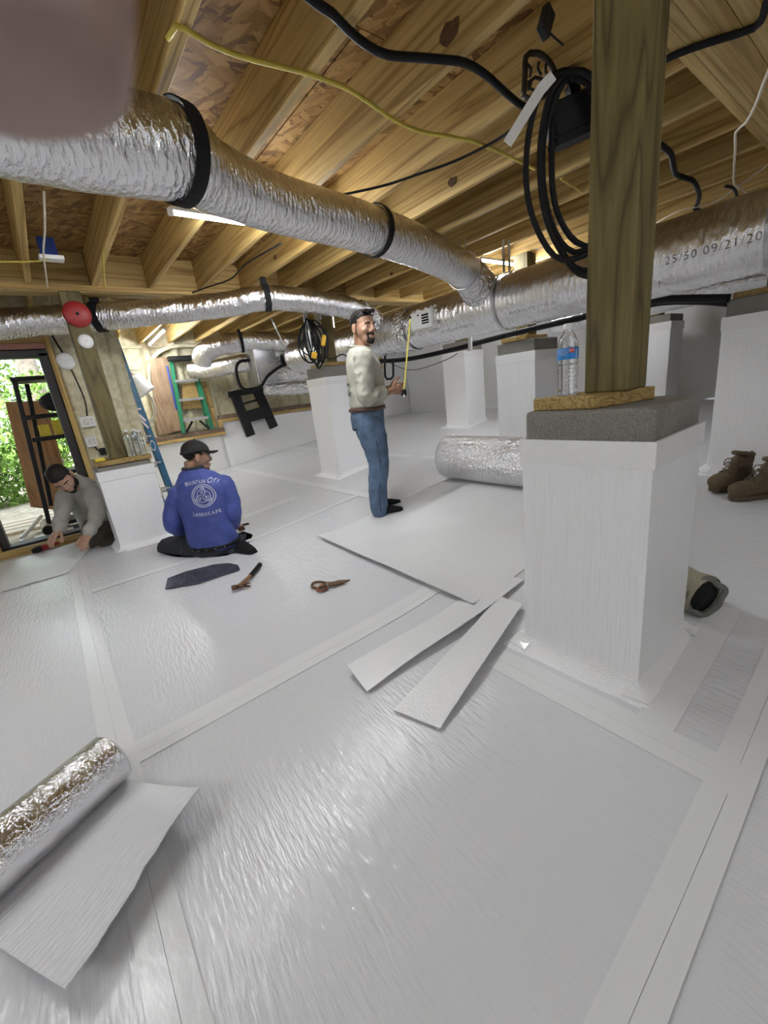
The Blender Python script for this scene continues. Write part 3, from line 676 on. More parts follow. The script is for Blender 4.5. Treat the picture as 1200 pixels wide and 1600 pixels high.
for k, L in enumerate(([(878,98),(852,128),(832,180),(822,250),(825,310),(840,360),(866,400),(895,405),(935,380),(955,300),(950,200),(925,120)],
        [(886,96),(862,140),(846,210),(844,280),(853,340),(872,385),(905,428),(940,420),(965,340),(960,220),(930,125)],
        [(890,100),(868,150),(850,215),(849,290),(862,350),(885,388),(912,392),(945,350),(955,250),(940,150)],
        [(884,102),(866,160),(862,230),(864,300),(876,345),(900,378),(930,380),(952,310),(948,200),(920,130)],
        [(895,92),(874,120),(856,170),(848,240),(851,310),(866,368),(898,418),(935,412),(960,330),(958,210),(930,110)])):
    P = [PD(x,y,CB,.012*k) for x,y in L]; P = [p if p.z < ZJ-.02 else Vector((p.x,p.y,ZJ-.02)) for p in P]
    Q = resample(P+[P[0]], .03)[:-1]
    B().tube(Q, .0115, 8, closed=True).build('cable_loop', M_black, coil, True)
def rib(pts, w, th, base, df=0): return [PD(x,y,base,df) for x,y in pts]
o = B()
pp = [PD(x,y,CB,-.03) for x,y in ((864,118),(845,140),(825,172),(808,200),(793,224))]
for a, b in zip(pp, pp[1:]): o.bar(a, b, .035, .006, FD*-1)
tag(o.build('zip_strip', M_white), 'white plastic strip hanging across the black cable loops', 'strip')
o = B()
c0 = PD(892,180,CB,.10); R0 = Matrix.Rotation(-math.radians(37),3,'Z')@Matrix.Rotation(-.25,3,'Y')
pb = thing('power_box', 'black box fixed behind the coiled cable next to the near post', 'box', c0)
B().box(c0-Vector((.085,.04,.075)), c0+Vector((.10,.04,.055)), bev=.008, rot=R0).build('case', M_blackm, pb)
B().box(c0-Vector((.10,.046,.09)), c0+Vector((.115,.03,-.06)), bev=.004, rot=R0, piv=c0).build('flange', M_black, pb)
for sx in (-.05,.06): B().box(c0+Vector((sx-.02,-.02,.05)), c0+Vector((sx+.02,.02,ZJ-c0.z-.002)),rot=R0,piv=c0+Vector((0,0,.3))).build('bracket', M_blackm, pb)
ob = thing('iron_bracket', 'ornamental dark iron bracket with scrolls beside the black cable loops', 'bracket', PD(840,150,CB,.05))
def w(pts, r=.007, nm='scroll'): B().tube(resample([PD(x,y,CB,.05) for x,y in pts],.015), r, 7).build(nm, M_ironb, ob, True)
w([(818,150),(820,120),(821,90),(828,83),(840,83),(852,90),(862,103),(868,118)],.010,'frame'); w([(818,150),(832,156),(850,150),(868,135),(868,118)],.009,'frame')
w([(824,100),(830,108),(828,120)],.005); w([(842,97),(840,108),(846,117)],.005); w([(826,140),(826,128),(836,121),(847,124),(850,132)],.006); w([(830,128),(828,138),(836,142)],.005); w([(853,100),(852,112),(858,118)],.005)
# cable bundle hanging on the pier behind the standing man
cb = thing('cable_bundle', 'tangled bundle of black cables with yellow plugs hanging on the middle pier post', 'cable', (2.45,4.05,1.35))
for k in range(11):
    cx = 2.40+random.uniform(-.06,.10); hw = random.uniform(.05,.10); top = random.uniform(1.76,1.86); bot = random.uniform(1.36,1.52); y = 4.06+random.uniform(-.05,.04)
    P = [Vector((cx+hw*math.cos(a)+.02*math.sin(2*a+k), y+.03*math.sin(a+k), (top+bot)/2+(top-bot)/2*math.sin(a))) for a in [2*math.pi*i/20 for i in range(20)]]
    B().tube(P, .0085, 6, closed=True).build('cable_loop', M_black, cb, True)
for p, sz in (((2.50,3.98,1.64),(.02,.015,.055)),((2.36,3.98,1.50),(.025,.02,.03))): B().box(Vector(p)-Vector(sz),Vector(p)+Vector(sz),bev=.006,rot=Matrix.Rotation(.35,3,'Y')).build('plug', M_yelp, cb)
B().bar((2.35,4.02,1.55),(2.35,4.02,1.99),.045,.004,(0,1,0)).build('white_tie', M_steel, cb)
cable('black_cable', [(2.5,4.08,1.5),(2.62,4.05,1.46),(2.75,4.03,1.50),(2.85,4.03,1.44),(2.95,4.04,1.45)], .007, M_black, 'black cable end lying over the plate of the middle pier')
def ring_loft(bb, rings, n=22, p=.85):
    """rings: (centre, half-width vector, half-depth vector)"""
    V = []; F = []
    for c, a, b in rings:
        for j in range(n):
            t = 2*math.pi*j/n; x, y = math.cos(t), math.sin(t)
            V.append(Vector(c)+Vector(a)*math.copysign(abs(x)**p,x)+Vector(b)*math.copysign(abs(y)**p,y))
    for i in range(len(rings)-1):
        for j in range(n): F.append((i*n+j, i*n+(j+1)%n, (i+1)*n+(j+1)%n, (i+1)*n+j))
    F += [tuple(range(n-1,-1,-1)), tuple((len(rings)-1)*n+j for j in range(n))]
    bb.add(V, F); return bb
def limb(bb, pts, rad, n=14):
    P = resample(pts, .02) if len(pts) > 2 else [Vector(p) for p in pts]
    if len(pts) > 2:
        L = [0]
        for a, b in zip(pts, pts[1:]): L.append(L[-1]+(Vector(b)-Vector(a)).length)
        acc = 0; R = []
        for i, p in enumerate(P):
            if i: acc += (p-P[i-1]).length
            s = min(acc, L[-1]); k = max(q for q in range(len(L)-1) if L[q] <= s+1e-6); t = (s-L[k])/max(1e-6, L[k+1]-L[k]); R.append(lerp(rad[k],rad[k+1],min(1,t)))
    else: R = list(rad)
    bb.tube(P, R, n)
    for p, r in ((P[0],R[0]),(P[-1],R[-1])): bb.ball(p, r*.99, 7)
    return bb
def remesh(bb, voxel, smooth=4, disp=None):
    me = bpy.data.meshes.new('r'); me.from_pydata([tuple(v) for v in bb.V], [], bb.F); me.update()
    o = bpy.data.objects.new('r', me); COL.objects.link(o)
    m = o.modifiers.new('r','REMESH'); m.mode = 'VOXEL'; m.voxel_size = voxel
    s = o.modifiers.new('s','SMOOTH'); s.iterations = smooth; s.factor = .6
    dg = bpy.context.evaluated_depsgraph_get(); out = bpy.data.meshes.new_from_object(o.evaluated_get(dg))
    bpy.data.objects.remove(o); bpy.data.meshes.remove(me)
    if disp:
        ns = [v.normal.copy() for v in out.vertices]
        for v, nn in zip(out.vertices, ns): v.co += nn*disp(v.co)
    out.shade_smooth(); return out
# ------------------------------------------------------------------ foil rolls and loose liner
def spiral_end(bb, c, ax, r0, r1, turns=7):
    pass
def roll(name, p, q, r, label, mat, core=.04):
    p = Vector(p); q = Vector(q); d = (q-p).normalized()
    t = thing(name, label, 'roll', (p+q)/2-Vector((0,0,r)))
    B().tube(resample([p,q],.03), r, 48, cap=False, bump=crinkle(.008,12)).build('foil_layer', mat, t, True)
    a = d.cross(Vector((0,0,1))).normalized(); u = a.cross(d)
    for e, s in ((p,-1),(q,1)):
        V = []; F = []; n = 48; rings = 14
        for k in range(rings+1):
            rr = lerp(core, r, k/rings)
            for j in range(n):
                an = 2*math.pi*j/n; V.append(e+(a*math.cos(an)+u*math.sin(an))*rr+d*s*(.006 if k % 2 else -.002))
        for k in range(rings):
            for j in range(n): F.append((k*n+j, k*n+(j+1)%n, (k+1)*n+(j+1)%n, (k+1)*n+j))
        mk('roll_edge', V, F, M_wallw, t)
    B().tube([p-d*.002,q+d*.002], core, 24, cap=False).build('core', plain('cardboard', (.35,.25,.15), .9), t, True)
    return t
def slab(name, grid, th, mat, label=None, cat=None, parent=None, mat2=None):
    """grid[i][j] -> points on the upper face of a thin flexible sheet"""
    n = len(grid); m = len(grid[0]); V = [p for r in grid for p in r]; F = []
    k = len(V); V = V+[p-Vector((0,0,th)) for p in V]; mi = []
    for i in range(n-1):
        for j in range(m-1):
            a = i*m+j; q = (a, a+m, a+m+1, a+1); F += [q, tuple(x+k for x in q[::-1])]; mi += [0,1]
    for i in range(n-1):
        for a, b in ((i*m,(i+1)*m),((i+1)*m+m-1,i*m+m-1)): F.append((b, a, a+k, b+k)); mi.append(1)
    for j in range(m-1):
        for a, b in ((j+1,j),((n-1)*m+j,(n-1)*m+j+1)): F.append((b, a, a+k, b+k)); mi.append(1)
    o = mk(name, V, F, [mat, mat2 or mat], parent, True, True)
    o.data.polygons.foreach_set('material_index', mi); o.data.set_sharp_from_angle(angle=math.radians(50))
    if label: tag(o, label, cat)
    return o
# large roll with its sheet pulled out towards the photographer
RX, RR = 2.93, .205
big = roll('foil_roll', (RX,1.18,fl(RX,2)+RR+.004),(RX,2.72,fl(RX,2)+RR+.004), RR, 'large silver foil insulation roll lying behind the near pier', M_foil2, .05)
g = []
for i in range(29):
    x = lerp(1.37,RX,i/28); row = []
    for j in range(25):
        y = lerp(1.19,2.72,j/24)+.05*(1-i/28)*(j/24)
        lift = .030*max(0,1-(x-1.37)/.35)**2+.006
        row.append(Vector((x+.05*(j/24)*(1-i/28), y, fl(x,y)+lift+.004*noise.noise((x*3,y*3,5)))))
    g.append(row)
slab('insulation_sheet', g, .005, M_sheetA, 'wide white sheet unrolled flat from the large foil roll', 'sheet', None, M_foil2)
# two cut strips lying across each other
def strip_sheet(c, label, lift, wav=.0):
    a, b, c2, d = [Vector((*p,0)) for p in c]; g = []
    for i in range(21):
        t = i/20; row = []
        for j in range(7):
            s = j/6; p = a.lerp(b,s).lerp(d.lerp(c2,s),t)
            p.z = fl(p.x,p.y)+lift(t,s); row.append(p+Vector((0,wav*math.sin(t*7),0)))
        g.append(row)
    return slab('liner_strip', g, .004, M_sheetA, label, 'strip', None, M_foil2)
strip_sheet([(.69,1.285),(.67,1.125),(1.70,1.12),(1.70,1.29)], 'cut white strip with silver edge, the upper of two near the pier', lambda t,s: .014+.022*(1-t)**2*(1-s)+.02*math.sin(t*3.1)*s, .006)
strip_sheet([(.68,.985),(.735,.81),(1.50,1.00),(1.50,1.13)], 'cut white strip with silver edge, the lower of two near the pier', lambda t,s: .012+.022*math.sin(t*2.8)*(.4+.6*s)+.01*t)
# small roll and its curled strip in the left foreground
SR = .082
e0 = PZ(178,1222,SR*.2); e0 = Vector((-.118,1.42,SR+.002)); dirv = Vector((-.345,-.186,0)).normalized()
roll('foil_roll', e0+dirv*.40, e0, SR, 'small silver foil roll in the left foreground', M_foil4, .03)
perp = Vector((dirv.y,-dirv.x,0)); perp = perp if perp.y < 0 else -perp
g = []
for i in range(25):
    t = i/24; row = []
    for j in range(13):
        s = j/12; p = e0+dirv*(.40*s-.004)+perp*(t*(.375+.06*s))
        p.z = .006+.085*t**1.6*(1-.18*s)+.01*math.sin(s*6)*t
        if t > .9 and s > .3: p += perp*(.012*noise.noise((s*9,0,0)))
        row.append(p)
    g.append(row)
slab('liner_strip', g, .004, M_sheetB, 'curled white strip pulled from the small foil roll in the left foreground', 'strip', None, M_foil2)
# sheet under the hands of the kneeling man at the door, dark film offcut
g = [[Vector((lerp(-.95,-.16,i/10)+.02*j, lerp(3.95,4.86,j/14)-.0*i, .008+.012*max(0,noise.noise((i*.5,j*.4,3)))+(.02 if j > 12 else 0)*(i/10))) for j in range(15)] for i in range(11)]
slab('insulation_sheet', g, .004, M_sheetA, 'silvery white sheet being cut on the floor by the door', 'sheet', None, M_foil2)
pts = [(258,920),(262,904),(290,893),(335,882),(358,880),(372,883),(375,890),(352,897),(310,911)]
o = B().poly([PZ(x,y,.012) for x,y in pts], .004, (0,0,1)).build('film_offcut', M_film); tag(o, 'dark blue black film offcut lying in front of the kneeling man in blue', 'sheet')

# ------------------------------------------------------------------ tools on the floor
hm = thing('hammer', 'claw hammer with black grip lying on the white floor', 'hammer', PZ(385,900,0))
h0, h1, h2 = PZ(372,916,.03), PZ(391,900,.026), PZ(406,882,.024)
B().tube(resample([h0,h1],.02), [.013,.012]+[.012]*(len(resample([h0,h1],.02))-2), 10).build('handle', plain('hickory', (.28,.15,.08), .6), hm, True)
B().tube(resample([h1,h2],.02), [.015]*(len(resample([h1,h2],.02))-1)+[.017], 10).build('grip', M_black, hm, True)
a = PZ(362,919,.028); b = PZ(382,914,.028); dd = (b-a).normalized()
B().cyl(a,a+dd*.03,.017,.016,14).cyl(a+dd*.028,a+dd*.075,.011,.013,12).build('head', M_rust, hm, True)
for s in (-1,1): B().tube([a+dd*.07+Vector((0,0,.006*s)), a+dd*.10+Vector((.003,0,.012*s-.004)), a+dd*.105+Vector((.006,-.004,.008*s-.010))], [.010,.007,.003], 8).build('claw', M_rust, hm, True)
sh = thing('tin_snips', 'rusty shears with loop handles lying on the white floor', 'shears', PZ(510,913,0))
def pz(p, z): return [PZ(x,y,z) for x,y in p]
B().poly(pz([(512,911),(530,907),(547,906),(530,911),(514,916)],.012),.006,(0,0,1)).build('blade', M_rust, sh)
B().poly(pz([(508,910),(528,909),(546,907),(526,914),(508,915)],.02),.006,(0,0,1)).build('blade', M_rust, sh)
B().tube(resample(pz([(514,912),(500,909),(489,911),(488,917),(496,919),(505,916),(514,913)],.015),.02),.008,8).build('handle_loop', M_rust, sh, True)
B().tube(resample(pz([(514,914),(504,914),(497,919),(496,923),(504,923),(512,918)],.016),.02),.008,8).build('handle_loop', plain('red_brown_grip',(.22,.06,.03),.5), sh, True)
c = PZ(512,913,.024); B().cyl(c-Vector((0,0,.02)),c+Vector((0,0,.006)),.008,n=10).build('pivot', M_steel, sh)
rd = thing('tape_cutter', 'red and black cutting tool by the hand of the kneeling man at the door', 'tool', PZ(68,858,.02))
a, b, c = PZ(50,862,.04), PZ(66,856,.05), PZ(92,848,.05)
B().tube([a,a.lerp(b,.5),b],[.02,.03,.028],12).build('blade_guard', M_blackm, rd, True)
B().tube([b.lerp(a,.3),b,b.lerp(c,.5)],[.022,.032,.018],12).build('body', M_red, rd, True)
B().tube([b.lerp(c,.4),c],[.014,.014],10).build('handle', M_red, rd, True)
pk = cable('marker', [PZ(372,822,.02),PZ(389,818,.022)], .010, M_blackm, 'black marker lying right of the kneeling man in blue', 'marker')

# ------------------------------------------------------------------ boots, sack
def boot(loc, ang, label):
    t = thing('work_boot', label, 'boot', loc, 'tan work boots'); t.rotation_euler.z = ang
    def rings(prof, mat, nm, n=20):
        V = []; F = []
        for (x, zc, hw, hh, tilt) in prof:
            for j in range(n):
                a = 2*math.pi*j/n; c, s = math.cos(a), math.sin(a)
                c = math.copysign(abs(c)**.8, c); s = math.copysign(abs(s)**.8, s)
                V.append((x+s*hh*tilt, c*hw, zc+s*hh))
        for i in range(len(prof)-1):
            for j in range(n): F.append((i*n+j, i*n+(j+1)%n, (i+1)*n+(j+1)%n, (i+1)*n+j))
        F += [tuple(range(n-1,-1,-1)), tuple((len(prof)-1)*n+j for j in range(n))]
        o = mk(nm, V, F, mat); o.parent = t; o.data.shade_smooth(); o.data.set_sharp_from_angle(angle=1.0); return o
    u_ = B()
    V = []; F = []; n = 20; prof = [(.150,.040,.016,.016),(.142,.046,.036,.032),(.115,.050,.047,.037),(.07,.054,.050,.040),(.02,.060,.046,.046),(-.04,.062,.041,.048),(-.10,.058,.040,.046),(-.135,.052,.034,.040),(-.150,.048,.014,.024)]
    for (x, zc, hw, hh) in prof:
        for j in range(n):
            a = 2*math.pi*j/n; c, s = math.cos(a), math.sin(a); V.append((x, math.copysign(abs(c)**.8,c)*hw, zc+math.copysign(abs(s)**.8,s)*hh))
    for i in range(len(prof)-1):
        for j in range(n): F.append((i*n+j, i*n+(j+1)%n, (i+1)*n+(j+1)%n, (i+1)*n+j))
    F += [tuple(range(n-1,-1,-1)), tuple((len(prof)-1)*n+j for j in range(n))]
    u_.add(V, F)
    u_.ball((-.075,0,.11),(.062,.040,.075),10); u_.ball((-.072,0,.15),(.060,.038,.04),10); u_.ball((-.02,0,.10),(.075,.034,.035),8,R=Matrix.Rotation(.55,3,'Y')); u_.ball((-.01,0,.145),(.012,.024,.045),7,R=Matrix.Rotation(-.3,3,'Y'))
    me = remesh(u_, .005, 3, lambda p: .0025*noise.noise((p.x*40,p.y*40,p.z*40)))
    o = mo('upper', me, M_tan); o.parent = t
    V = []; F = []; n = 24; out = []
    for j in range(n):
        a = 2*math.pi*j/n; x = .155*math.cos(a); w = .05*abs(math.sin(a))**.75*(1.0 if x > 0 else .86); out.append((x, math.copysign(w, math.sin(a))))
    b = B().poly([(x,y,.011) for x,y in out],.022,(0,0,1)); o = b.build('sole', M_sole, None, rebase=False); o.parent = t
    V, F = sweep([(-.07+.055*math.cos(q)*1.05, .036*math.sin(q), .184+.012*math.cos(q)) for q in [2*math.pi*k/18 for k in range(18)]], .012, 8, closed=True)
    o = mk('collar', V, F, M_tan); o.parent = t; o.data.shade_smooth()
    o = B().ball((-.07,0,.182),(.048,.030,.012),6).build('opening', M_hole, None, rebase=False); o.parent = t
    for k in range(5):
        x = .062-.022*k; z = .105+.0135*k; 
        V, F = sweep([(x,-.03,z-.012),(x-.004,0,z+.008),(x+.004,.03,z-.012)], .0035, 6); o = mk('lace', V, F, M_sole); o.parent = t
    V, F = sweep(resample([(-.02,-.01,.165),(.01,-.035,.16),(.0,-.05,.12),(-.02,-.04,.14)],.02), .003, 6); o = mk('lace_bow', V, F, M_sole); o.parent = t
    V, F = sweep([(-.155,0,.12),(-.158,0,.165),(-.135,0,.185)], .006, 6); o = mk('pull_tab', V, F, M_sole); o.parent = t
    return t
bang = math.atan2(.62,-.78)
p = PZ(1140,772,.22); q = PZ(1165,790,.20)
boot((3.33,.66,fl(3.3,.6)+.004), math.atan2(.50,-.86)+.15, 'tan suede work boot further back beside the right edge pier').scale = (1.12,)*3
boot((3.22,.50,fl(3.15,.5)+.004), math.atan2(.50,-.86)-.12, 'tan suede work boot in front of the other one at the right edge').scale = (1.15,)*3
sk = thing('canvas_sleeve', 'olive canvas sleeve with dark ragged open end behind the near pier', 'sleeve', (1.98,.50,fl(1.98,.5)))
s0 = Vector((1.845,.40,fl(1.85,.4)+.088)); s1 = s0+Vector((.13,.34,.02))
P = resample([s0, s0.lerp(s1,.5)+Vector((0,0,.01)), s1],.02)
B().tube(P, [.082+.004*math.sin(k) for k in range(len(P))], 28, cap=False, bump=crinkle(.06,16)).build('canvas', M_wool, sk, True)
B().tube([P[0]-(P[1]-P[0])*.05, P[2], P[5]], [.068,.066,.064], 24, cap=True, bump=crinkle(.14,30)).build('lining', M_hole, sk, True)
o = B(); 
for k in range(9):
    a = 2*math.pi*k/9; c = P[0]+RD*.072*math.cos(a)+Vector((0,0,.072*math.sin(a))); o.ball(c,(.018,.012,.016),5)
V, F = sweep([P[0]+RD*.073*math.cos(a)*(1+.1*math.sin(5*a))+Vector((0,0,.073*math.sin(a)*(1+.12*math.cos(4*a)))) for a in [2*math.pi*k/36 for k in range(36)]], .012, 8, closed=True)
mk('frayed_rim', V, F, plain('grey_felt', (.16,.16,.14), .95), sk, True)
cable('cut_sliver', [PZ(1111,922,.06),PZ(1118,930,.06)], .004, M_dark, 'thin dark sliver beside the olive canvas sleeve', 'offcut')

# ------------------------------------------------------------------ bottles
def bottle(loc, label, s=1.0, grp=None, full=True):
    t = thing('water_bottle', label, 'bottle', loc, grp)
    prof = [(.030,0),(.033,.004),(.0335,.012)]
    for k in range(7): z = .018+k*.013; prof += [(.0335,z),(.0310,z+.004),(.0335,z+.009)]
    prof += [(.0335,.112),(.033,.120),(.033,.160),(.0335,.166),(.031,.178),(.024,.196),(.014,.210),(.0125,.214),(.0125,.220)]
    prof = [(r*s,z*s) for r,z in prof]
    o = B().lathe(prof,n=28).build('shell', M_glass, None, True, rebase=False); o.parent = t
    o = B().lathe([(.0133*s,.219*s),(.0145*s,.222*s),(.0145*s,.233*s),(.013*s,.236*s)],n=20).build('cap', M_white, None, True, rebase=False); o.parent = t
    return t
def wrap_patch(t, a0, a1, z0, z1, r, mat, nm, n=16):
    V = []; F = []
    for i in range(n+1):
        a = lerp(a0,a1,i/n)
        for z in (z0,z1):
            for rr in (r, r+.0006): V.append((rr*math.cos(a), rr*math.sin(a), z))
    for i in range(n):
        b = 4*i; F += [(b+1,b+5,b+7,b+3),(b,b+2,b+6,b+4),(b,b+4,b+5,b+1),(b+2,b+3,b+7,b+6)]
    F += [(0,1,3,2),(4*n,4*n+2,4*n+3,4*n+1)]
    o = mk(nm, V, F, mat); o.parent = t; return o
def bottle_text(t, s, size, a, z, r, mat, nm='label_text'):
    me = text_mesh(s, size)
    for v in me.vertices:
        an = a+v.co.x/r; v.co = Vector(((r+.0004)*math.cos(an), (r+.0004)*math.sin(an), z+v.co.y))
    o = mo(nm, me, mat); o.parent = t; return o
bt = bottle((1.405,.745,1.001), 'clear plastic water bottle with blue label standing beside the near post', .96)
ac = math.atan2(-.745,-1.405)
wrap_patch(bt, ac-1.75, ac+1.75, .116, .152, .0325, M_labelb, 'label', 24)
wrap_patch(bt, ac+.12, ac+.62, .136, .149, .0332, M_labelr, 'logo', 6)
bottle_text(bt, 'ACE', .010, ac+.36, .1425, .0340, M_white, 'logo_text')
for k, s in enumerate(('PURIFIED','DRINKING','WATER')): bottle_text(bt, s, .0075, ac-.52, .1455-k*.0072, .0332, M_print)
for k in range(4): wrap_patch(bt, ac+.78, ac+1.0, .120+k*.007, .123+k*.007, .0332, M_white, 'nutrition_line', 3)
for k, (x, y) in enumerate(((.52,4.17),(.535,4.26),(.585,4.20),(.61,4.30),(.56,4.35),(.62,4.18))):
    bottle((x,y,.786), ('front left','back left','middle','back right','rear','front right')[k]+' clear plastic bottle in the cluster on the low pier plate', .88 if k % 2 else .95, 'plastic bottles on the low pier')
# small things on the low pier and the post
o = B().box((.25,4.16,.786),(.32,4.24,.81),bev=.004).build('paper_box', M_cardy); tag(o,'small yellow and white box on the left corner of the low pier plate','box')
def disc(c, r, label, mat, nm, depth=.02, hole=.16, axis=Vector((0,-1,0)), hm=M_hole):
    c = Vector(c); t = thing(nm, label, 'disc', c); R = axis.to_track_quat('Z','Y').to_matrix()
    B().lathe([(r,0),(r*1.0,depth*.3),(r*.85,depth*.7),(r*.5,depth),(r*.2,depth)], c, 32, R=R).build('face', mat, t, True)
    B().lathe([(r*hole,0),(r*hole,depth+.002)], c, 16, R=R).build('hub', hm, t)
    return t
disc((.433,4.199,1.918),.095,'red round plastic disc fixed on the left post',M_red,'red_disc',.03,.13)
disc((.436,4.199,1.722),.053,'small white round disc below the red disc on the left post',M_white,'white_disc',.02,.12,hm=M_steel)
disc((.318,YD-.03,1.676),.075,'flat white round access point on the foam wall by the door',M_white,'access_point',.03,.03)
def wall_box(x, z, w, h, label):
    t = thing('switch_box', label, 'switch', (x,YD-.03,z-h/2))
    B().box((x-w/2,YD-.055,z-h/2),(x+w/2,YD-.005,z+h/2),bev=.005).build('box', M_white, t)
    B().box((x-w/4,YD-.059,z-h/4),(x+w*.1,YD-.0545,z+h/4),bev=.002).build('switch', plain('ivory_switch',(.66,.65,.60),.4), t)
    for k in range(2): B().box((x+w*.2,YD-.058,z+h*(.1-.3*k)),(x+w*.36,YD-.0545,z+h*(.24-.3*k))).build('outlet', M_steel, t)
wall_box(.336,1.116,.125,.10,'upper white switch box on the foam wall beside the door'); wall_box(.316,.925,.09,.10,'lower white switch box on the foam wall beside the door')
o = B().box((.36,YD-.05,.78),(.44,YD-.005,.85),bev=.006).build('power_adapter', M_blackm); tag(o,'black power adapter plugged in low on the foam wall by the door','adapter')
cable('black_cable',[(.25,YD-.03,2.05),(.29,YD-.03,1.85),(.32,YD-.03,1.74)],.008,M_black,'black wire running up from the white access point')
cable('black_cable',[(.34,YD-.03,1.60),(.36,YD-.03,1.45),(.37,YD-.03,1.30),(.35,YD-.03,1.17)],.006,M_black,'black wire from the access point down to the switch box')
cable('black_cable',[(.33,YD-.03,.88),(.35,YD-.04,.83),(.38,YD-.045,.82)],.006,M_black,'short black wire between the switch box and power adapter')
jb = thing('junction_box', 'blue junction box with white cover under the left joists', 'box', (.36,3.62,2.14))
c = PZ(78,400,2.135); B().box((c.x-.045,c.y-.03,c.z),(c.x+.045,c.y+.03,c.z+.10),bev=.004).build('box', M_bluep, jb); B().box((c.x-.06,c.y-.04,c.z-.025),(c.x+.07,c.y+.04,c.z-.001),bev=.004).build('cover', M_white, jb)
# ------------------------------------------------------------------ ladders, sawhorse, wall clutter
bl = thing('blue_ladder', 'folded blue fibreglass stepladder with yellow top leaning behind the low pier', 'ladder', (.97,5.2,0))
T0, T1 = Vector((.745,5.26,1.93)), Vector((.835,5.22,1.93)); B0, B1 = Vector((.88,4.98,.012)), Vector((1.00,4.94,.012))
T0, T1 = Vector((.675,5.30,1.93)), Vector((.805,5.30,1.93)); B0, B1 = Vector((.815,5.21,.02)), Vector((.945,5.21,.02))
fwd = Vector((0,-1,0))
for a, b, dy in ((T0,B0,0),(T1,B1,0),(T0,B0,.10),(T1,B1,.10)):
    B().bar(a+Vector((0,dy,0)), b+Vector((0,dy*1.2,0)), .062 if dy == 0 else .045, .045 if dy == 0 else .035, fwd, bev=.004).build('rail', M_blue, bl)
B().bar(T0-Vector((.04,0,-.01)), T1+Vector((.04,0,.01)), .16, .07, (0,0,1), bev=.01).build('top_cap', M_yelp, bl)
for k in range(6):
    t = .08+.155*k; a = T0.lerp(B0,t); b = T1.lerp(B1,t)
    B().bar(a,b,.085,.02,(0,0,1),bev=.003).build('step', M_alu, bl)
    B().bar(a+Vector((0,.1,-.05)),b+Vector((0,.1,-.05)),.03,.02,(0,0,1)).build('rear_brace', M_alu, bl)
for k in range(9):
    t = .09+.022*k; a = T0.lerp(B0,t)
    for q in range(3): B().box(a+Vector((.02+.022*q,-.055,-.008)), a+Vector((.034+.022*q,-.042,.008))).build('perforation', M_white if (k+q) % 2 else M_blackm, bl)
a = T0.lerp(B0,.045); B().box(a+Vector((.005,-.05,-.03)), a+Vector((.09,-.041,.012))).build('warning_label', M_red, bl)
for t0, t1 in ((.36,.46),(.38,.50)): B().bar(T0.lerp(B0,t0)+Vector((.02,-.05,0)), T1.lerp(B1,t1)+Vector((-.0,-.05,0)), .02,.012,fwd).build('spreader', M_alu, bl)
for t in (.34,.47,.55,.63): a = T0.lerp(B0,t); B().box(a+Vector((-.02,-.052,-.018)), a+Vector((.045,-.040,.018))).build('rail_label', M_white, bl)
c = T1.lerp(B1,.60)+Vector((-.02,-.042,0)); B().lathe([(.034,0),(.034,.006)],(0,0,0),24,R=Matrix.Diagonal((.75,1,1.7)) @ fwd.to_track_quat('Z','Y').to_matrix()).build('oval_logo', M_white, None, rebase=False)
o = COL.objects[-1]
lg = [x for x in bpy.data.objects if x.name.startswith('oval_logo')][-1]; lg.data.transform(Matrix.Translation(c)); par(lg, bl)
B().lathe([(.027,0),(.027,.008)],(0,0,0),24,R=Matrix.Diagonal((.75,1,1.7)) @ fwd.to_track_quat('Z','Y').to_matrix()).build('logo_field', M_blue, None, rebase=False)
lf = [x for x in bpy.data.objects if x.name.startswith('logo_field')][-1]; lf.data.transform(Matrix.Translation(c)); par(lf, bl)

GY = YB-.21
gl = thing('green_ladder', 'green fibreglass four foot stepladder standing on the back wall sill', 'ladder', (1.87,7.1,SILL1+.08))
zs = SILL1+.076; A0, A1, C0, C1 = Vector((1.715,GY+.06,1.86)), Vector((2.085,GY+.06,1.85)), Vector((1.655,GY-.0,zs)), Vector((2.095,GY-.0,zs))
for a, b in ((A0+Vector((.03,0,0)),C0),(A1-Vector((.03,0,0)),C1)): B().bar(a,b,.055,.03,fwd,bev=.004).build('rail', M_green, gl)
for a, b in ((A0+Vector((.05,.04,0)),C0+Vector((.03,.10,0))),(A1+Vector((-.05,.04,0)),C1+Vector((-.03,.10,0)))): B().bar(a,b,.03,.02,fwd,bev=.003).build('rear_rail', M_green, gl)
B().box((1.70,GY-.02,1.845),(2.10,GY+.14,1.915),bev=.015).build('top_cap', M_blackm, gl)
for t in (.28,.54,.82):
    B().bar(A0.lerp(C0,t)+Vector((.02,0,0)),A1.lerp(C1,t)-Vector((.02,0,0)),.08,.04,(0,0,1),bev=.003).build('step', M_alu, gl)
for s, a, b in ((1,A0,C0),(-1,A1,C1)): B().bar(a.lerp(b,.84)+Vector((.16*s,0,-.01)), a.lerp(b,.99)+Vector((.04*s,0,0)),.03,.015,fwd).build('foot_brace', M_blackm, gl)
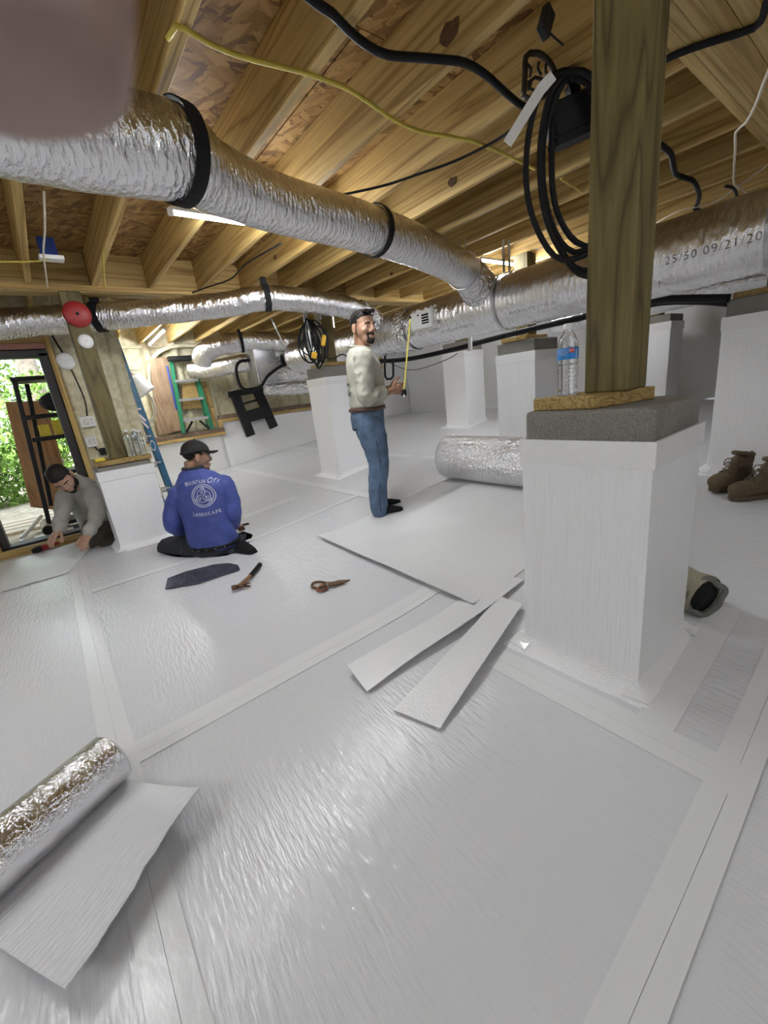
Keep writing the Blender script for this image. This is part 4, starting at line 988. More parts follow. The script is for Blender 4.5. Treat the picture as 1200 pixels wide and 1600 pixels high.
# boards against the foam
def board(pts, y, th, label, mat, nm='board'):
    o = B().poly([PY(px,py,y) for px,py in pts], th, (0,1,0)).build(nm, mat); return tag(o, label, 'board')
board([(233,560),(270,558),(285,672),(247,680)], YB-.125, .015, 'tall brown hardboard panel leaning behind the green stepladder', M_ply, 'hardboard_panel')
board([(316,596),(322,596),(333,634),(328,636),(286,640),(284,600)], YB-.11, .015, 'small plywood offcut leaning behind the green stepladder', M_plate, 'plywood_offcut')
o = B().bar(PY(331,637,YB-.12),PY(335,665,YB-.12),.05,.03,fwd).build('timber_stub', M_pinez); tag(o,'short timber stub right of the green stepladder','board')
cable('broom_handle',[PY(261,572,YB-.17),PY(276,640,YB-.17)],.014,M_bluep,'blue broom handle leaning left of the green stepladder','handle')
cable('foam_conduit',[PY(x,y,YB-.10) for x,y in ((308,540),(275,541),(252,548),(238,562),(232,580),(235,610),(244,650),(252,676))],.030,M_foam,'foam coated conduit arching left of the brown panel','pipe')
bk = thing('white_bucket','white plastic bucket with hanging white hose loops behind the blue stepladder','bucket',PY(218,625,6.2))
a, b = PY(203,592,6.2), PY(226,616,6.2); d = (b-a)
B().tube([a,a+d*.06,a+d*.9,b],[.115,.135,.15,.155],28).build('shell', M_white, bk, True)
B().tube([b,b+d*.03],[.13,.125],28).build('base', M_white, bk, True); B().tube([b+d*.02,b+d*.05],[.03,.03],14).build('hub', M_steel, bk, True)
hz = bk
for k in range(3):
    c = PY(226,636,6.2); r = .14+.012*k
    cable('hose_loop',[c+Vector((r*.75*math.cos(q),.012*k-.02,r*1.2*math.sin(q))) for q in [lerp(-2.2,1.9,i/16) for i in range(17)]],.011,M_whcab,parent=hz)
o = B(); y = 6.9
tag(B().tube(resample([PY(203,578,YB-.09),PY(215,578,YB-.09),PY(215,584,YB-.09),PY(203,584,YB-.09)],.05),.008,6).build('wire_bracket', M_steel),'small wire bracket on the foam wall above the white bucket','bracket')
cable('pvc_pipe',[PY(352,616,YB-.06),PY(374,603,YB-.06)],.014,M_white,'short slanted white pipe left of the black sawhorse','pipe')

sw = thing('sawhorse','black plastic sawhorse hung over the back wall sill','sawhorse',PY(395,672,YB-.30))
Q = lambda x, y, d=.0: PY(x,y,YB-.30+d)
B().bar(Q(358,617),Q(412,607),.10,.10,(0,0,1),bev=.006).build('top_rail', M_blackm, sw)
B().bar(Q(368,620),Q(392,681),.15,.07,fwd,bev=.005).build('leg', M_blackm, sw); B().bar(Q(403,612),Q(428,668),.15,.07,fwd,bev=.005).build('leg', M_blackm, sw)
B().bar(Q(366,620,.08),Q(388,672,.06),.04,.03,fwd).build('rear_leg', M_blackm, sw); B().bar(Q(406,612,.08),Q(427,662,.06),.04,.03,fwd).build('rear_leg', M_blackm, sw)
B().bar(Q(384,652),Q(420,642),.19,.08,fwd,bev=.004).build('shelf', M_blackm, sw); B().bar(Q(376,632),Q(412,622),.03,.03,fwd).build('brace', M_blackm, sw)
for a, b in (((378,634),(376,624)),((409,625),(402,616))): B().bar(Q(*a),Q(*b),.03,.05,fwd).build('gusset', M_blackm, sw)
# dark clamps hanging behind the standing man
o = B(); 
ck = thing('steel_clamp','black clamp hanging below the pipe right behind the standing man','clamp',PY(610,565,6.0))
for P in ([(612,548),(604,556),(604,588),(610,592),(616,588),(616,560)],): B().tube(resample([PD(x-2,y-0,(3.2,4.2,0)) for x,y in P],.02),.014,8).build('frame', M_black, ck, True)

# ------------------------------------------------------------------ outdoors beyond the door
gnd = struct(B().box((-14,YD+.17,-.35),(14,30,-.04)).build('ground_outside', M_soil, rebase=False))
OY = 6.3
pw = tag(B().poly([PY(8,628,OY),PY(72,626,OY),PY(118,800,OY),PY(48,792,OY)],.018,(0,1,.1)).build('plywood_sheet', wood('reddish_plywood',2,(.40,.22,.12),(.34,.18,.09),(.25,.12,.06),5,7)), 'reddish plywood sheet leaning outside the door behind the shelf', 'board')
rk = thing('shelf_rack','black plastic shelf rack standing outside the door','shelf',(.0,YD+.7,-.04))
ry = YD+.42
def RP(x,y,d=0): return PY(x,y,ry+d)
L0, L1 = RP(22,593), RP(68,803); R0_, R1_ = RP(76,590), RP(140,790)
B().bar(L0,Vector((L1.x,ry,-.04)),.04,.04,fwd,bev=.004).build('upright', M_blackm, rk); B().bar(RP(42,600,.3),RP(80,790,.3),.04,.04,fwd,bev=.004).build('upright', M_blackm, rk)
xr = L0.x+.62
B().bar(Vector((xr,ry,L0.z)),Vector((xr,ry,-.04)),.04,.04,fwd).build('upright', M_blackm, rk); B().bar(Vector((xr,ry+.3,L0.z)),Vector((xr,ry+.3,-.04)),.04,.04,fwd).build('upright', M_blackm, rk)
for z in (L0.z, RP(40,653).z, RP(52,688).z, RP(66,745).z, .12):
    B().box((L0.x-.03,ry-.03,z-.02),(xr+.03,ry+.33,z+.02),bev=.006).build('shelf_board', M_blackm, rk)
z2 = RP(40,653).z+.021
tag(B().ball((L0.x+.34,ry+.14,z2+.11),(.22,.14,.11),10).build('plastic_bag', M_tarp, None, True),'crumpled black plastic bag on the outdoor rack','bag')
z3 = RP(52,688).z+.021
for k,(dx,wd,h,m,lab) in enumerate(((.05,.10,.12,M_cardy,'yellow carton at the left end of the outdoor rack shelf'),(.17,.10,.15,M_cardy,'taller yellow carton on the outdoor rack shelf'),(.29,.09,.10,M_cardy,'small yellow carton right of the taller one on the outdoor rack'),(.40,.10,.06,M_white,'white packet on the outdoor rack shelf'),(.51,.07,.07,plain('pink_card',(.5,.2,.2),.6),'pink packet at the right end of the outdoor rack shelf'))):
    tag(B().box((L0.x+dx,ry+.02,z3),(L0.x+dx+wd-.008,ry+.16,z3+h),bev=.004).build('carton', m),lab,'box')
sl = PY(24,800,YD+.5); tag(B().lathe([(.20,0),(.21,.02),(.21,.07),(.19,.09)],(sl.x,sl.y,-.04),24).build('stone_slab', M_soil, None, True),'round pale stone slab on the ground outside the door','stone')
o = cable('olive_pipe',[Vector((-.27,YD+.75,.10)),Vector((-.25,YD+.28,.11))],.055,M_pipe,'short thick olive pipe lying just outside the door','pipe',n=20)
B().cyl((-.2498,YD+.2755,.11),(-.2502,YD+.28,.11),.046,n=20).build('bore', M_hole, o)  # black disc painted on the solid pipe end as its shaded inside
cable('grey_conduit',[Vector((-.30,YD+.95,.16)),Vector((-.47,YD+.19,.105))],.020,M_wallw,'thin grey conduit lying through the doorway','pipe',n=12)
g = [[Vector((lerp(-.58,.6,i/16), lerp(YD+.18,YD+.85,j/10), .0+.045*abs(noise.noise((i*.6,j*.6,1))))) for j in range(11)] for i in range(17)]
slab('black_sheeting', g, .004, M_tarp, 'crumpled black sheeting on the ground just outside the door', 'sheeting')
slab('paper_sheet', [[Vector((lerp(-.38,-.05,i/4), lerp(YD+.19,YD+.40,j/3), .065+.008*i*j/9)) for j in range(4)] for i in range(5)], .003, M_white, 'white paper lying on the black sheeting outside the door', 'paper')
for k in range(4):
    a = PZ(2,770-6*k,-.02)
    tag(B().box((-2.4,YD+1.3+.24*k,-.04),(.4,YD+1.48+.24*k,-.005),bev=.006).build('ground_plank', plain('bleached_plank',(.62,.55,.45),.8,scale=40), ),('nearest','second','third','farthest')[k]+' bleached plank on the ground outside the door','plank')
def shrub(c, r, n, label, seed, nm='shrub'):
    rs = random.Random(seed); t = thing(nm, label, 'shrub' if nm == 'shrub' else 'tree', (c[0],c[1],-.04), 'greenery outside the door'); V = []; F = []
    for _ in range(n):
        d = Vector((rs.gauss(0,1),rs.gauss(0,1),rs.gauss(0,1))).normalized()*(rs.random()**.4)
        p = Vector(c)+Vector((d.x*r[0],d.y*r[1],d.z*r[2]))
        a = Vector((rs.gauss(0,1),rs.gauss(0,1),rs.gauss(0,1))).normalized(); b = a.cross(Vector((rs.gauss(0,1),rs.gauss(0,1),rs.gauss(0,1)))).normalized(); s = rs.uniform(.04,.085)
        k = len(V); m = a.cross(b)*s*.2; V += [p-a*s, p+b*s*.42+m, p+a*s, p-b*s*.42+m]; F += [(k,k+1,k+2),(k,k+2,k+3)]
    o = mk('foliage', V, F, M_leaf, t); o['kind'] = 'stuff'
    B().tube(resample([Vector((c[0],c[1],-.04)),Vector((c[0]+.1,c[1],c[2]*.5)),Vector(c)],.2), .04, 8).build('stem', M_bark, t, True)
shrub((-1.05,9.2,.55),(1.0,.6,.75),3000,'leafy bush behind the leaning plywood outside the door',1)
shrub((.3,10.4,1.0),(1.1,.7,1.2),3000,'taller leafy bush behind the shelf rack outside the door',2)
shrub((-2.4,10.8,1.4),(1.4,.8,1.6),3200,'bright leafy tree at the left side of the doorway',3,'tree')
shrub((-.6,13.0,2.2),(2.6,1.0,2.6),4200,'distant leafy tree filling the top of the doorway',4,'tree')
tag(B().tube(resample([(.05,11.6,-.04),(.08,11.6,1.6),(.0,11.7,4.5)],.2),.17,14,bump=crinkle(.08,6)).build('bare_tree', M_bark, None, True),'grey bare tree stem seen through the top of the doorway','tree')

# dark knots in the joist sides
for px, py, rx in ((703,52,.030),(707,284,.022),(498,448,.014),(430,402,.016),(612,428,.014),(560,112,.02),(880,268,.018),(790,352,.016),(660,330,.016)):
    for k in range(-2, 12):
        jx = .62+.4065*k-.038; q = PX(px,py,jx)
        if ZJ+.02 < q.z < ZS-.02 and .8 < q.y < 4.1:
            V = [(jx-.0045, q.y+rx*1.5*math.cos(a*.63)*(1+.15*math.sin(a*2)), q.z+rx*math.sin(a*.63)*(1+.2*math.cos(a*3))) for a in range(10)]
            mk('knot', V+[(v[0]+.006,v[1],v[2]) for v in V], [tuple(range(10)),tuple(range(19,9,-1))]+[(a,(a+1)%10,(a+1)%10+10,a+10) for a in range(10)], M_knot, ceiling); break
# ------------------------------------------------------------------ people
def folds(amp, f=14.0, str_=(1,1,.45), seed=0.0):
    def g(p):
        a = noise.noise((p.x*f*str_[0]+seed, p.y*f*str_[1], p.z*f*str_[2])); b = noise.noise((p.x*f*2.1, p.y*f*2.1+seed, p.z*f*1.6))
        return amp*((1-2*abs(a))*.7+.5*b)
    return g
def patch(src, fn, off, nm, mat, parent, th=.004):
    """thin shell over the part of a mesh chosen by fn (hair, beard, brows, hems)"""
    keep = [p for p in src.polygons if fn(p.center, p.normal)]
    if not keep: return None
    idx = {}; V = []; F = []
    for p in keep:
        f = []
        for i in p.vertices:
            if i not in idx: idx[i] = len(V); V.append(src.vertices[i].co+src.vertices[i].normal*off)
            f.append(idx[i])
        F.append(tuple(f))
    o = mk(nm, V, F, mat, parent, True); so = o.modifiers.new('t','SOLIDIFY'); so.thickness = th; so.offset = -1; return o
class Head:
    def __init__(s, c, f, u, k=1.0):
        s.c = Vector(c); s.f = Vector(f).normalized(); s.r = s.f.cross(Vector(u)).normalized(); s.u = s.r.cross(s.f); s.k = k
        s.R = Matrix((s.r, s.f, s.u)).transposed()
    def P(s, r, f, u): return s.c+(s.r*r+s.f*f+s.u*u)*s.k
    def loc(s, p): d = p-s.c; return Vector((d.dot(s.r), d.dot(s.f), d.dot(s.u)))/s.k
    def add(s, bb):
        k = s.k; E = lambda r,f,u,a,b,c: bb.ball(s.P(r,f,u),(a*k,b*k,c*k),10,R=s.R)
        E(0,-.012,.045,.074,.094,.078)        # cranium
        E(0,.025,-.005,.066,.068,.085)        # face
        E(0,.042,-.068,.050,.048,.040)        # jaw
        E(0,.075,-.088,.026,.020,.020)        # chin
        E(0,.078,.026,.050,.016,.011)         # brow
        for q in (-1,1):
            E(.040*q,.062,-.018,.024,.024,.020)   # cheekbone
            E(.078*q,-.012,.0,.010,.020,.034)     # ear
            E(.080*q,-.006,-.022,.008,.012,.014)
            E(.014*q,.094,-.026,.010,.012,.009)   # nostril
        bb.tube([s.P(0,.084,.022),s.P(0,.096,-.002),s.P(0,.108,-.022)],[.010*k,.012*k,.013*k],10)   # nose
        E(0,.092,-.052,.024,.010,.006); E(0,.090,-.064,.020,.010,.007)                               # lips
        bb.tube([s.P(0,-.035,-.03),s.P(0,-.03,-.09),s.P(0,-.035,-.16)],[.056*k,.056*k,.064*k],14)    # neck
    def face(s, t, body, beard='goatee', hairline=.052, hair=True, eyes=True):
        k = s.k
        if eyes:
            for q in (-1,1):
                B().ball(s.P(.031*q,.0745,.006),(.0115*k,.009*k,.0050*k),8,R=s.R).build('eye', M_eye, t, True)
                B().ball(s.P(.031*q+.001,.0825,.005),(.0058*k,.004*k,.0048*k),6,R=s.R).build('iris', M_iris, t, True)
                B().tube([s.P(.012*q,.093,.026),s.P(.03*q,.092,.032),s.P(.05*q,.076,.027)],[.004*k,.0048*k,.003*k],6).build('eyebrow', M_hair, t, True)
            B().tube([s.P(-.022,.090,-.057),s.P(0,.101,-.056),s.P(.022,.090,-.057)],[.003*k,.005*k,.003*k],6).build('mouth', M_lip, t, True)
        def near(l): return abs(l.x) < .13 and -.14 < l.y < .13 and -.13 < l.z < .15
        if hair:
            def fh(c, n):
                l = s.loc(c)
                if not near(l): return False
                if abs(l.x) > .073 and l.z < .03 and -.04 < l.y < .02: return False
                return l.z > hairline+.35*max(0,l.y-.03)-.6*max(0,-l.y)-(.03 if l.y < .02 else 0)+.008*noise.noise(c*60)
            patch(body, fh, .005*k, 'hair', M_hair, t, .008)
        def fb(c, n):
            l = s.loc(c)
            if not near(l): return False
            j = .006*noise.noise(c*90)
            if beard == 'goatee':
                return l.y > .06 and ((l.z < -.073+j and abs(l.x) < .034) or (-.05+j < l.z < -.036+j and abs(l.x) < .034 and l.y > .075) or (-.08 < l.z < -.04 and .023+j < abs(l.x) < .034))
            if beard == 'full':
                return l.y > -.02 and l.z < -.035+j-.02*(abs(l.x) < .05) and not (l.z > -.072 and abs(l.x) < .024 and l.z < -.05) and l.z > -.115
            return False
        if beard: patch(body, fb, .0025*k, 'beard', M_hair, t, .003)
def hand(bb, wrist, d, palm_n, curl=.5, k=1.0, side=1, spread=.12, r=.0085):
    """palm and five fingers; d points from wrist to knuckles, palm_n out of the palm"""
    d = Vector(d).normalized(); nrm = Vector(palm_n); nrm = (nrm-d*nrm.dot(d)).normalized(); s = d.cross(nrm)*side; w = Vector(wrist)
    R = Matrix((s, d, nrm)).transposed()
    bb.ball(w+d*.048*k,(.038*k,.052*k,.016*k),9,R=R); bb.ball(w+d*.07*k,(.040*k,.028*k,.014*k),8,R=R)
    bb.tube([w-d*.03*k,w+d*.03*k],[.026*k,.028*k],12)
    for i, (o, L) in enumerate(((-.030,.078),(-.010,.090),(.011,.083),(.031,.066))):
        p = w+d*.085*k+s*o*k; q = [p-d*.03*k, p]; a = 0; dirn = d+s*(o*spread*8)
        for seg, fr in ((0,.45),(1,.32),(2,.25)):
            a += curl*(.7 if seg == 0 else 1.0)
            v = (dirn.normalized()*math.cos(a)+nrm*math.sin(a)); p = p+v*L*fr*k; q.append(p)
        limb(bb, q, [r*1.15*k,r*1.1*k,r*1.0*k,r*.95*k,r*.82*k], 9)
    p = w+d*.028*k-s*.030*k; v1 = (-s*.75+d*.65+nrm*.30).normalized(); p2 = p+v1*.042*k; v2 = (v1+d*.5+nrm*curl*.6+s*.2*curl).normalized(); p3 = p2+v2*.032*k; p4 = p3+(v2+nrm*curl*.4+s*.3*curl).normalized()*.026*k
    limb(bb, [w+d*.02*k-s*.012*k,p,p2,p3,p4],[.016*k,.015*k,.0125*k,.011*k,.009*k],10)
def sleeve(bb, pts, rad): limb(bb, pts, rad, 18)
UP = Vector((0,0,1))

# ---- standing man in the sage shirt and jeans
SB = Vector((2.045,2.735,fl(2.045,2.735)+.004)); SF = Vector((.88,-.47,0)).normalized(); SR_ = Vector((SF.y,-SF.x,0))
sm = thing('person', 'standing man in sage long sleeved shirt and blue jeans holding a yellow tape', 'person', SB)
def S(f, r, u): return SB+SF*f+SR_*r+UP*u
hd = Head(S(.035,-.0,1.452), (SF*.52+SR_*.86-UP*.06), UP, 1.07)
body = B(); hd.add(body)
ring_loft(body, [(S(0,0,.80),SR_*.14,SF*.10),(S(-.01,0,1.0),SR_*.12,SF*.09),(S(0,0,1.18),SR_*.15,SF*.10),(S(0,0,1.30),SR_*.10,SF*.07)])
rs_, re_, rw_ = S(-.015,.175,1.215), S(-.045,.225,.955), S(.165,.15,.975)
ls_, le_, lw_ = S(-.01,-.175,1.215), S(-.0,-.235,.965), S(.20,-.085,.99)
limb(body, [rs_,re_,rw_],[.05,.04,.027]); limb(body, [ls_,le_,lw_],[.05,.04,.027])
hand(body, rw_, SF*.9-SR_*.25+UP*.05, -SR_, 1.15, .98, -1); hand(body, lw_, SF*.9+SR_*.25, SR_, .7, .98, 1)
for q in (-1,1): limb(body, [S(-.01,.085*q,.80),S(.01,.09*q,.42),S(-.03,.095*q,.08)],[.075,.055,.04])
bm_ = remesh(body, .0048, 3); mo('body', bm_, M_skin, sm)
hd.face(sm, bm_, 'goatee', .062)
sh_ = B()
ring_loft(sh_, [(S(-.012,0,.868),SR_*.150,SF*.112),(S(-.013,0,.885),SR_*.160,SF*.130),(S(0,0,.98),SR_*.158,SF*.140),(S(.005,0,1.10),SR_*.165,SF*.138),(S(-.005,0,1.20),SR_*.178,SF*.122),(S(-.015,0,1.265),SR_*.135,SF*.098),(S(-.01,0,1.315),SR_*.078,SF*.074)], 30, .9)
shm = remesh(sh_, .0075, 3, folds(.012,9)); so_ = mo('shirt', shm, M_shirtw, sm)
for q_, (a, b, c) in enumerate(((rs_,re_,rw_),(ls_,le_,lw_))):
    sl_ = B(); sleeve(sl_, [a+UP*.012, a.lerp(b,.5), b, b.lerp(c,.30), b.lerp(c,.62)],[.074,.066,.058,.054,.050]); mo('sleeve', remesh(sl_,.0065,2,folds(.013,13,(1,1,1),q_*5+1)), M_shirtw, so_)
V, F = sweep([S(-.012+.068*math.sin(a),.072*math.cos(a),1.318+.012*math.sin(a)*-1) for a in [2*math.pi*k/30 for k in range(30)]], .009, 7, closed=True); mk('collar', V, F, M_shirtw, so_, True)
patch(shm, lambda c,n: abs((c-S(-.145,.05,1.02)).z) < .055 and (c-S(-.15,0,1.02)).dot(SF) < .02 and abs((c-SB).dot(SR_)) < .10 and noise.noise(c*55) > .18, .002, 'back_print', M_dark, so_, .001)
tr = B()
ring_loft(tr, [(S(-.02,0,.70),SR_*.165,SF*.125),(S(-.02,0,.80),SR_*.168,SF*.135),(S(-.012,0,.872),SR_*.160,SF*.124)], 28, .9)
trm = remesh(tr, .008, 3, folds(.006,12,(1,1,.7),3)); je = mo('jeans', trm, M_jean, sm)
for q, fo_ in ((1,0),(-1,.035)):
    tl = B(); limb(tl, [S(-.018,.078*q,.75),S(.0+fo_*.4,.085*q,.60),S(.012+fo_*.7,.088*q,.42),S(-.02+fo_,.092*q,.22),S(-.03+fo_,.098*q,.035)],[.112,.102,.080,.074,.070],20)
    mo('trouser_leg', remesh(tl,.008,2,folds(.009,12,(1,1,.8),3+q)), M_jean, je)
    V, F = sweep(resample([S(.0+fo_*.4,.085*q+.104*q,.62),S(.012+fo_*.7,.088*q+.082*q,.42),S(-.02+fo_,.092*q+.076*q,.22),S(-.03+fo_,.098*q+.072*q,.04)],.04),.003,5); mk('seam', V, F, M_jeand, je, True)
V, F = sweep([S(-.014+.134*math.sin(a),.170*math.cos(a),.858) for a in [2*math.pi*k/40 for k in range(40)]], .016, 8, closed=True); be = mk('belt', V, F, M_belt, sm, True)
B().box(S(.11,-.02,.842),S(.138,.02,.876)).build('buckle', M_steel, be)
V, F = sweep([S(-.135,.10,.72),S(-.145,.06,.715),S(-.145,.02,.72)], .006, 6); mk('pocket_edge', V, F, M_jeand, sm)
for q in (-1,1):
    fo = B(); SBo = SB.copy(); SB = SB+SF*(.035 if q < 0 else .0); ring_loft(fo, [(S(-.085,.10*q,.045),SR_*.03,UP*.035),(S(-.04,.10*q,.05),SR_*.042,UP*.05),(S(.04,.105*q,.035),SR_*.042,UP*.035),(S(.11,.11*q,.025),SR_*.045,UP*.025),(S(.165,.11*q,.02),SR_*.030,UP*.016)], 16)
    mo('sock', remesh(fo,.007,2), M_sock, sm); SB = SBo
# sunglasses pushed up on his head
sg = thing('sunglasses', 'dark sunglasses pushed up on the head of the standing man', 'sunglasses', hd.P(0,.06,.10))
for q in (-1,1):
    B().ball(hd.P(.032*q,.068,.105),(.030,.022,.016),8,R=hd.R).build('lens', M_iris, sg, True)
    B().tube([hd.P(.062*q,.055,.10),hd.P(.085*q,0,.065),hd.P(.088*q,-.03,.03)],[.004,.004,.004],6).build('temple', M_blackm, sg, True)
B().tube([hd.P(-.02,.088,.108),hd.P(.02,.088,.108)],[.005,.005],6).build('bridge', M_blackm, sg, True)
# tape measure in his hands
tm = thing('tape_measure', 'yellow measuring tape held upright by the standing man', 'tape measure', rw_+SF*.12)
h0 = rw_+SF*.105-SR_*.03; h1 = PD(641,497,(2.35,2.62,0))
B().bar(h0-UP*.03, h1, .011, .003, -FD).build('blade', plain('tape_yellow',(.62,.53,.10),.5), tm)
B().box(h0-Vector((.02,.02,.05)), h0+Vector((.02,.02,.0)), bev=.008).build('case', M_blackm, tm); B().box(h1-Vector((.008,.004,.004)), h1+Vector((.008,.004,.012))).build('hook', M_blackm, tm)
B().ball(rw_+SF*.10-UP*.05,(.008,.008,.012),6).build('button', M_white, tm, True)

# ---- kneeling man in blue, seen from behind
KB = Vector((.80,3.33,.004)); KF = (FD*.96+RD*.18).normalized(); KR = Vector((KF.y,-KF.x,0))
km = thing('person', 'man in blue printed shirt and black cap kneeling with his back turned', 'person', KB)
def K(px, py, df=0): return PD(px,py,KB,df)
hd2 = Head(K(307,714,.10), (RD*.80+FD*.60-UP*.18), UP+RD*.05, 1.02)
body = B(); hd2.add(body)
ring_loft(body, [(K(332,850,.05),KR*.13,KF*.09),(K(322,800,.04),KR*.13,KF*.09),(K(311,762,.06),KR*.15,KF*.09),(K(303,738,.08),KR*.08,KF*.06)])
ks1, ke1, kw1 = K(281,776,.06), K(271,820,.04), K(300,835,.34)
ks2, ke2, kw2 = K(349,760,.06), K(363,806,.05), K(365,822,.30)
limb(body,[ks1,ke1,kw1],[.05,.042,.028]); limb(body,[ks2,ke2,kw2],[.05,.042,.028])
hand(body,kw1,KF-UP*.35,-UP,.5,.98,1); hand(body,kw2,KF-UP*.3,-UP,.5,.98,-1)
lh, rh = K(312,856,.06), K(350,850,.06)
limb(body,[lh,K(268,862,.22),K(280,872,.10)],[.08,.055,.04]); limb(body,[rh,K(372,852,.30),K(385,862,-.02)],[.08,.055,.04])
bm2 = remesh(body,.0052,3); mo('body', bm2, M_skin, km); hd2.face(km, bm2, None, .05, True, True)
sh2 = B()
ring_loft(sh2, [(K(337,852,.02),KR*.195,KF*.135),(K(331,835,.02),KR*.198,KF*.140),(K(323,805,.03),KR*.190,KF*.135),(K(316,780,.04),KR*.210,KF*.128),(K(314,760,.05),KR*.212,KF*.118),(K(311,748,.06),KR*.185,KF*.104),(K(305,739,.075),KR*.125,KF*.088),(K(300,731,.085),KR*.070,KF*.07)], 32, .95)
sm2 = remesh(sh2,.0075,4,folds(.010,9,(1,1,.9),7)); shirt2 = mo('shirt', sm2, M_shirtb, km)
for q_, sp in enumerate((([ks1+UP*.01,ks1.lerp(ke1,.5)+RD*-.015,ke1,ke1.lerp(kw1,.9)]),([ks2+UP*.01,ks2.lerp(ke2,.5)+RD*.015,ke2,ke2.lerp(kw2,.9)]))):
    sl_ = B(); sleeve(sl_, sp, [.084,.076,.066,.044]); mo('sleeve', remesh(sl_,.007,4,folds(.008,11,(1,1,1),q_*3+2)), M_shirtb, shirt2)
V, F = sweep([K(302,732,.08)+KR*.078*math.cos(a)+KF*.07*math.sin(a)+UP*.008 for a in [2*math.pi*k/30 for k in range(30)]], .010, 7, closed=True); mk('collar', V, F, M_jeand, shirt2, True)
tr2 = B()
ring_loft(tr2,[(K(338,873,.06),KR*.17,KF*.14),(K(338,860,.05),KR*.205,KF*.165),(K(337,846,.04),KR*.190,KF*.145)],28,.92)
limb(tr2,[lh-UP*.01,K(285,855,.16),K(264,856,.24)],[.125,.105,.09],20); limb(tr2,[K(264,862,.22),K(290,876,.06),K(330,874,-.05)],[.085,.078,.07],18)
limb(tr2,[rh-UP*.01,K(368,852,.22),K(385,850,.36)],[.125,.10,.085],20); limb(tr2,[K(384,856,.34),K(378,862,.12),K(368,866,-.04)],[.085,.078,.068],18)
trm2 = remesh(tr2,.008,3,folds(.007,12,(1,1,1),2)); 
for v in trm2.vertices: v.co.z = max(v.co.z, .004)
mo('trousers', trm2, M_jeand, km)
V, F = sweep([K(337,848,.035)+KR*.196*math.cos(a)+KF*.150*math.sin(a)+UP*(.012*math.cos(a)) for a in [2*math.pi*k/44 for k in range(44)]], .019, 8, closed=True); be = mk('belt', V, F, M_black, km, True)
for k in range(6): a = -2.5+.34*k; B().ball(K(337,848,.035)+KR*.214*math.cos(a)+KF*.166*math.sin(a)+UP*.012*math.cos(a),.005,5).build('stud', M_steel, be, True)
fo = B(); limb(fo,[K(372,860,-.04),K(384,858,-.10),K(393,862,-.14)],[.045,.05,.042],16); limb(fo,[K(380,852,-.06),K(396,868,-.13)],[.04,.042],14); 
fm = remesh(fo,.007,3)
for v in fm.vertices: v.co.z = max(v.co.z,.004)
mo('sock', fm, M_sock, km)
fo = B(); limb(fo,[K(330,873,-.04),K(345,876,-.09),K(358,878,-.10)],[.048,.045,.035],16); fm = remesh(fo,.007,3)
for v in fm.vertices: v.co.z = max(v.co.z,.004)
mo('sock', fm, M_sock, km)
# cap
cp = thing('baseball_cap','black baseball cap worn by the kneeling man in blue','cap',hd2.P(0,0,.06))
cb_ = B(); V = []; F = []; n = 28; m = 9
for i in range(m+1):
    t = (math.pi/2)*i/m
    for j in range(n):
        a = 2*math.pi*j/n; rr = math.cos(t); V.append(hd2.P(.086*math.cos(a)*rr, -.010+.104*math.sin(a)*rr, .045+.082*math.sin(t)-.030*(math.sin(a) < 0)*abs(math.sin(a))*rr))
for i in range(m):
    for j in range(n): F.append((i*n+j, i*n+(j+1)%n, (i+1)*n+(j+1)%n, (i+1)*n+j))
o = mk('crown', V, F, plain('cap_black',(.010,.010,.011),.8,scale=150,bump=.3), cp, True); so = o.modifiers.new('t','SOLIDIFY'); so.thickness = .006
V = []; F = []
for i in range(13):
    a = lerp(-.95,.95,i/12)
    for t in (0,.5,1): V.append(hd2.P((.084+.0*t)*math.sin(a)*(1-.08*t), -.012+.098*math.cos(a)+.075*t*math.cos(a*.8), .046-.006*t-.028*(math.sin(a)**2)*t+.012*t))
for i in range(12):
    for t in (0,1): F.append((3*i+t, 3*i+3+t, 3*i+4+t, 3*i+1+t))
o = mk('brim', V, F, M_black, cp, True); so = o.modifiers.new('t','SOLIDIFY'); so.thickness = .006
B().ball(hd2.P(0,-.01,.128),.008,6).build('button', M_black, cp, True)
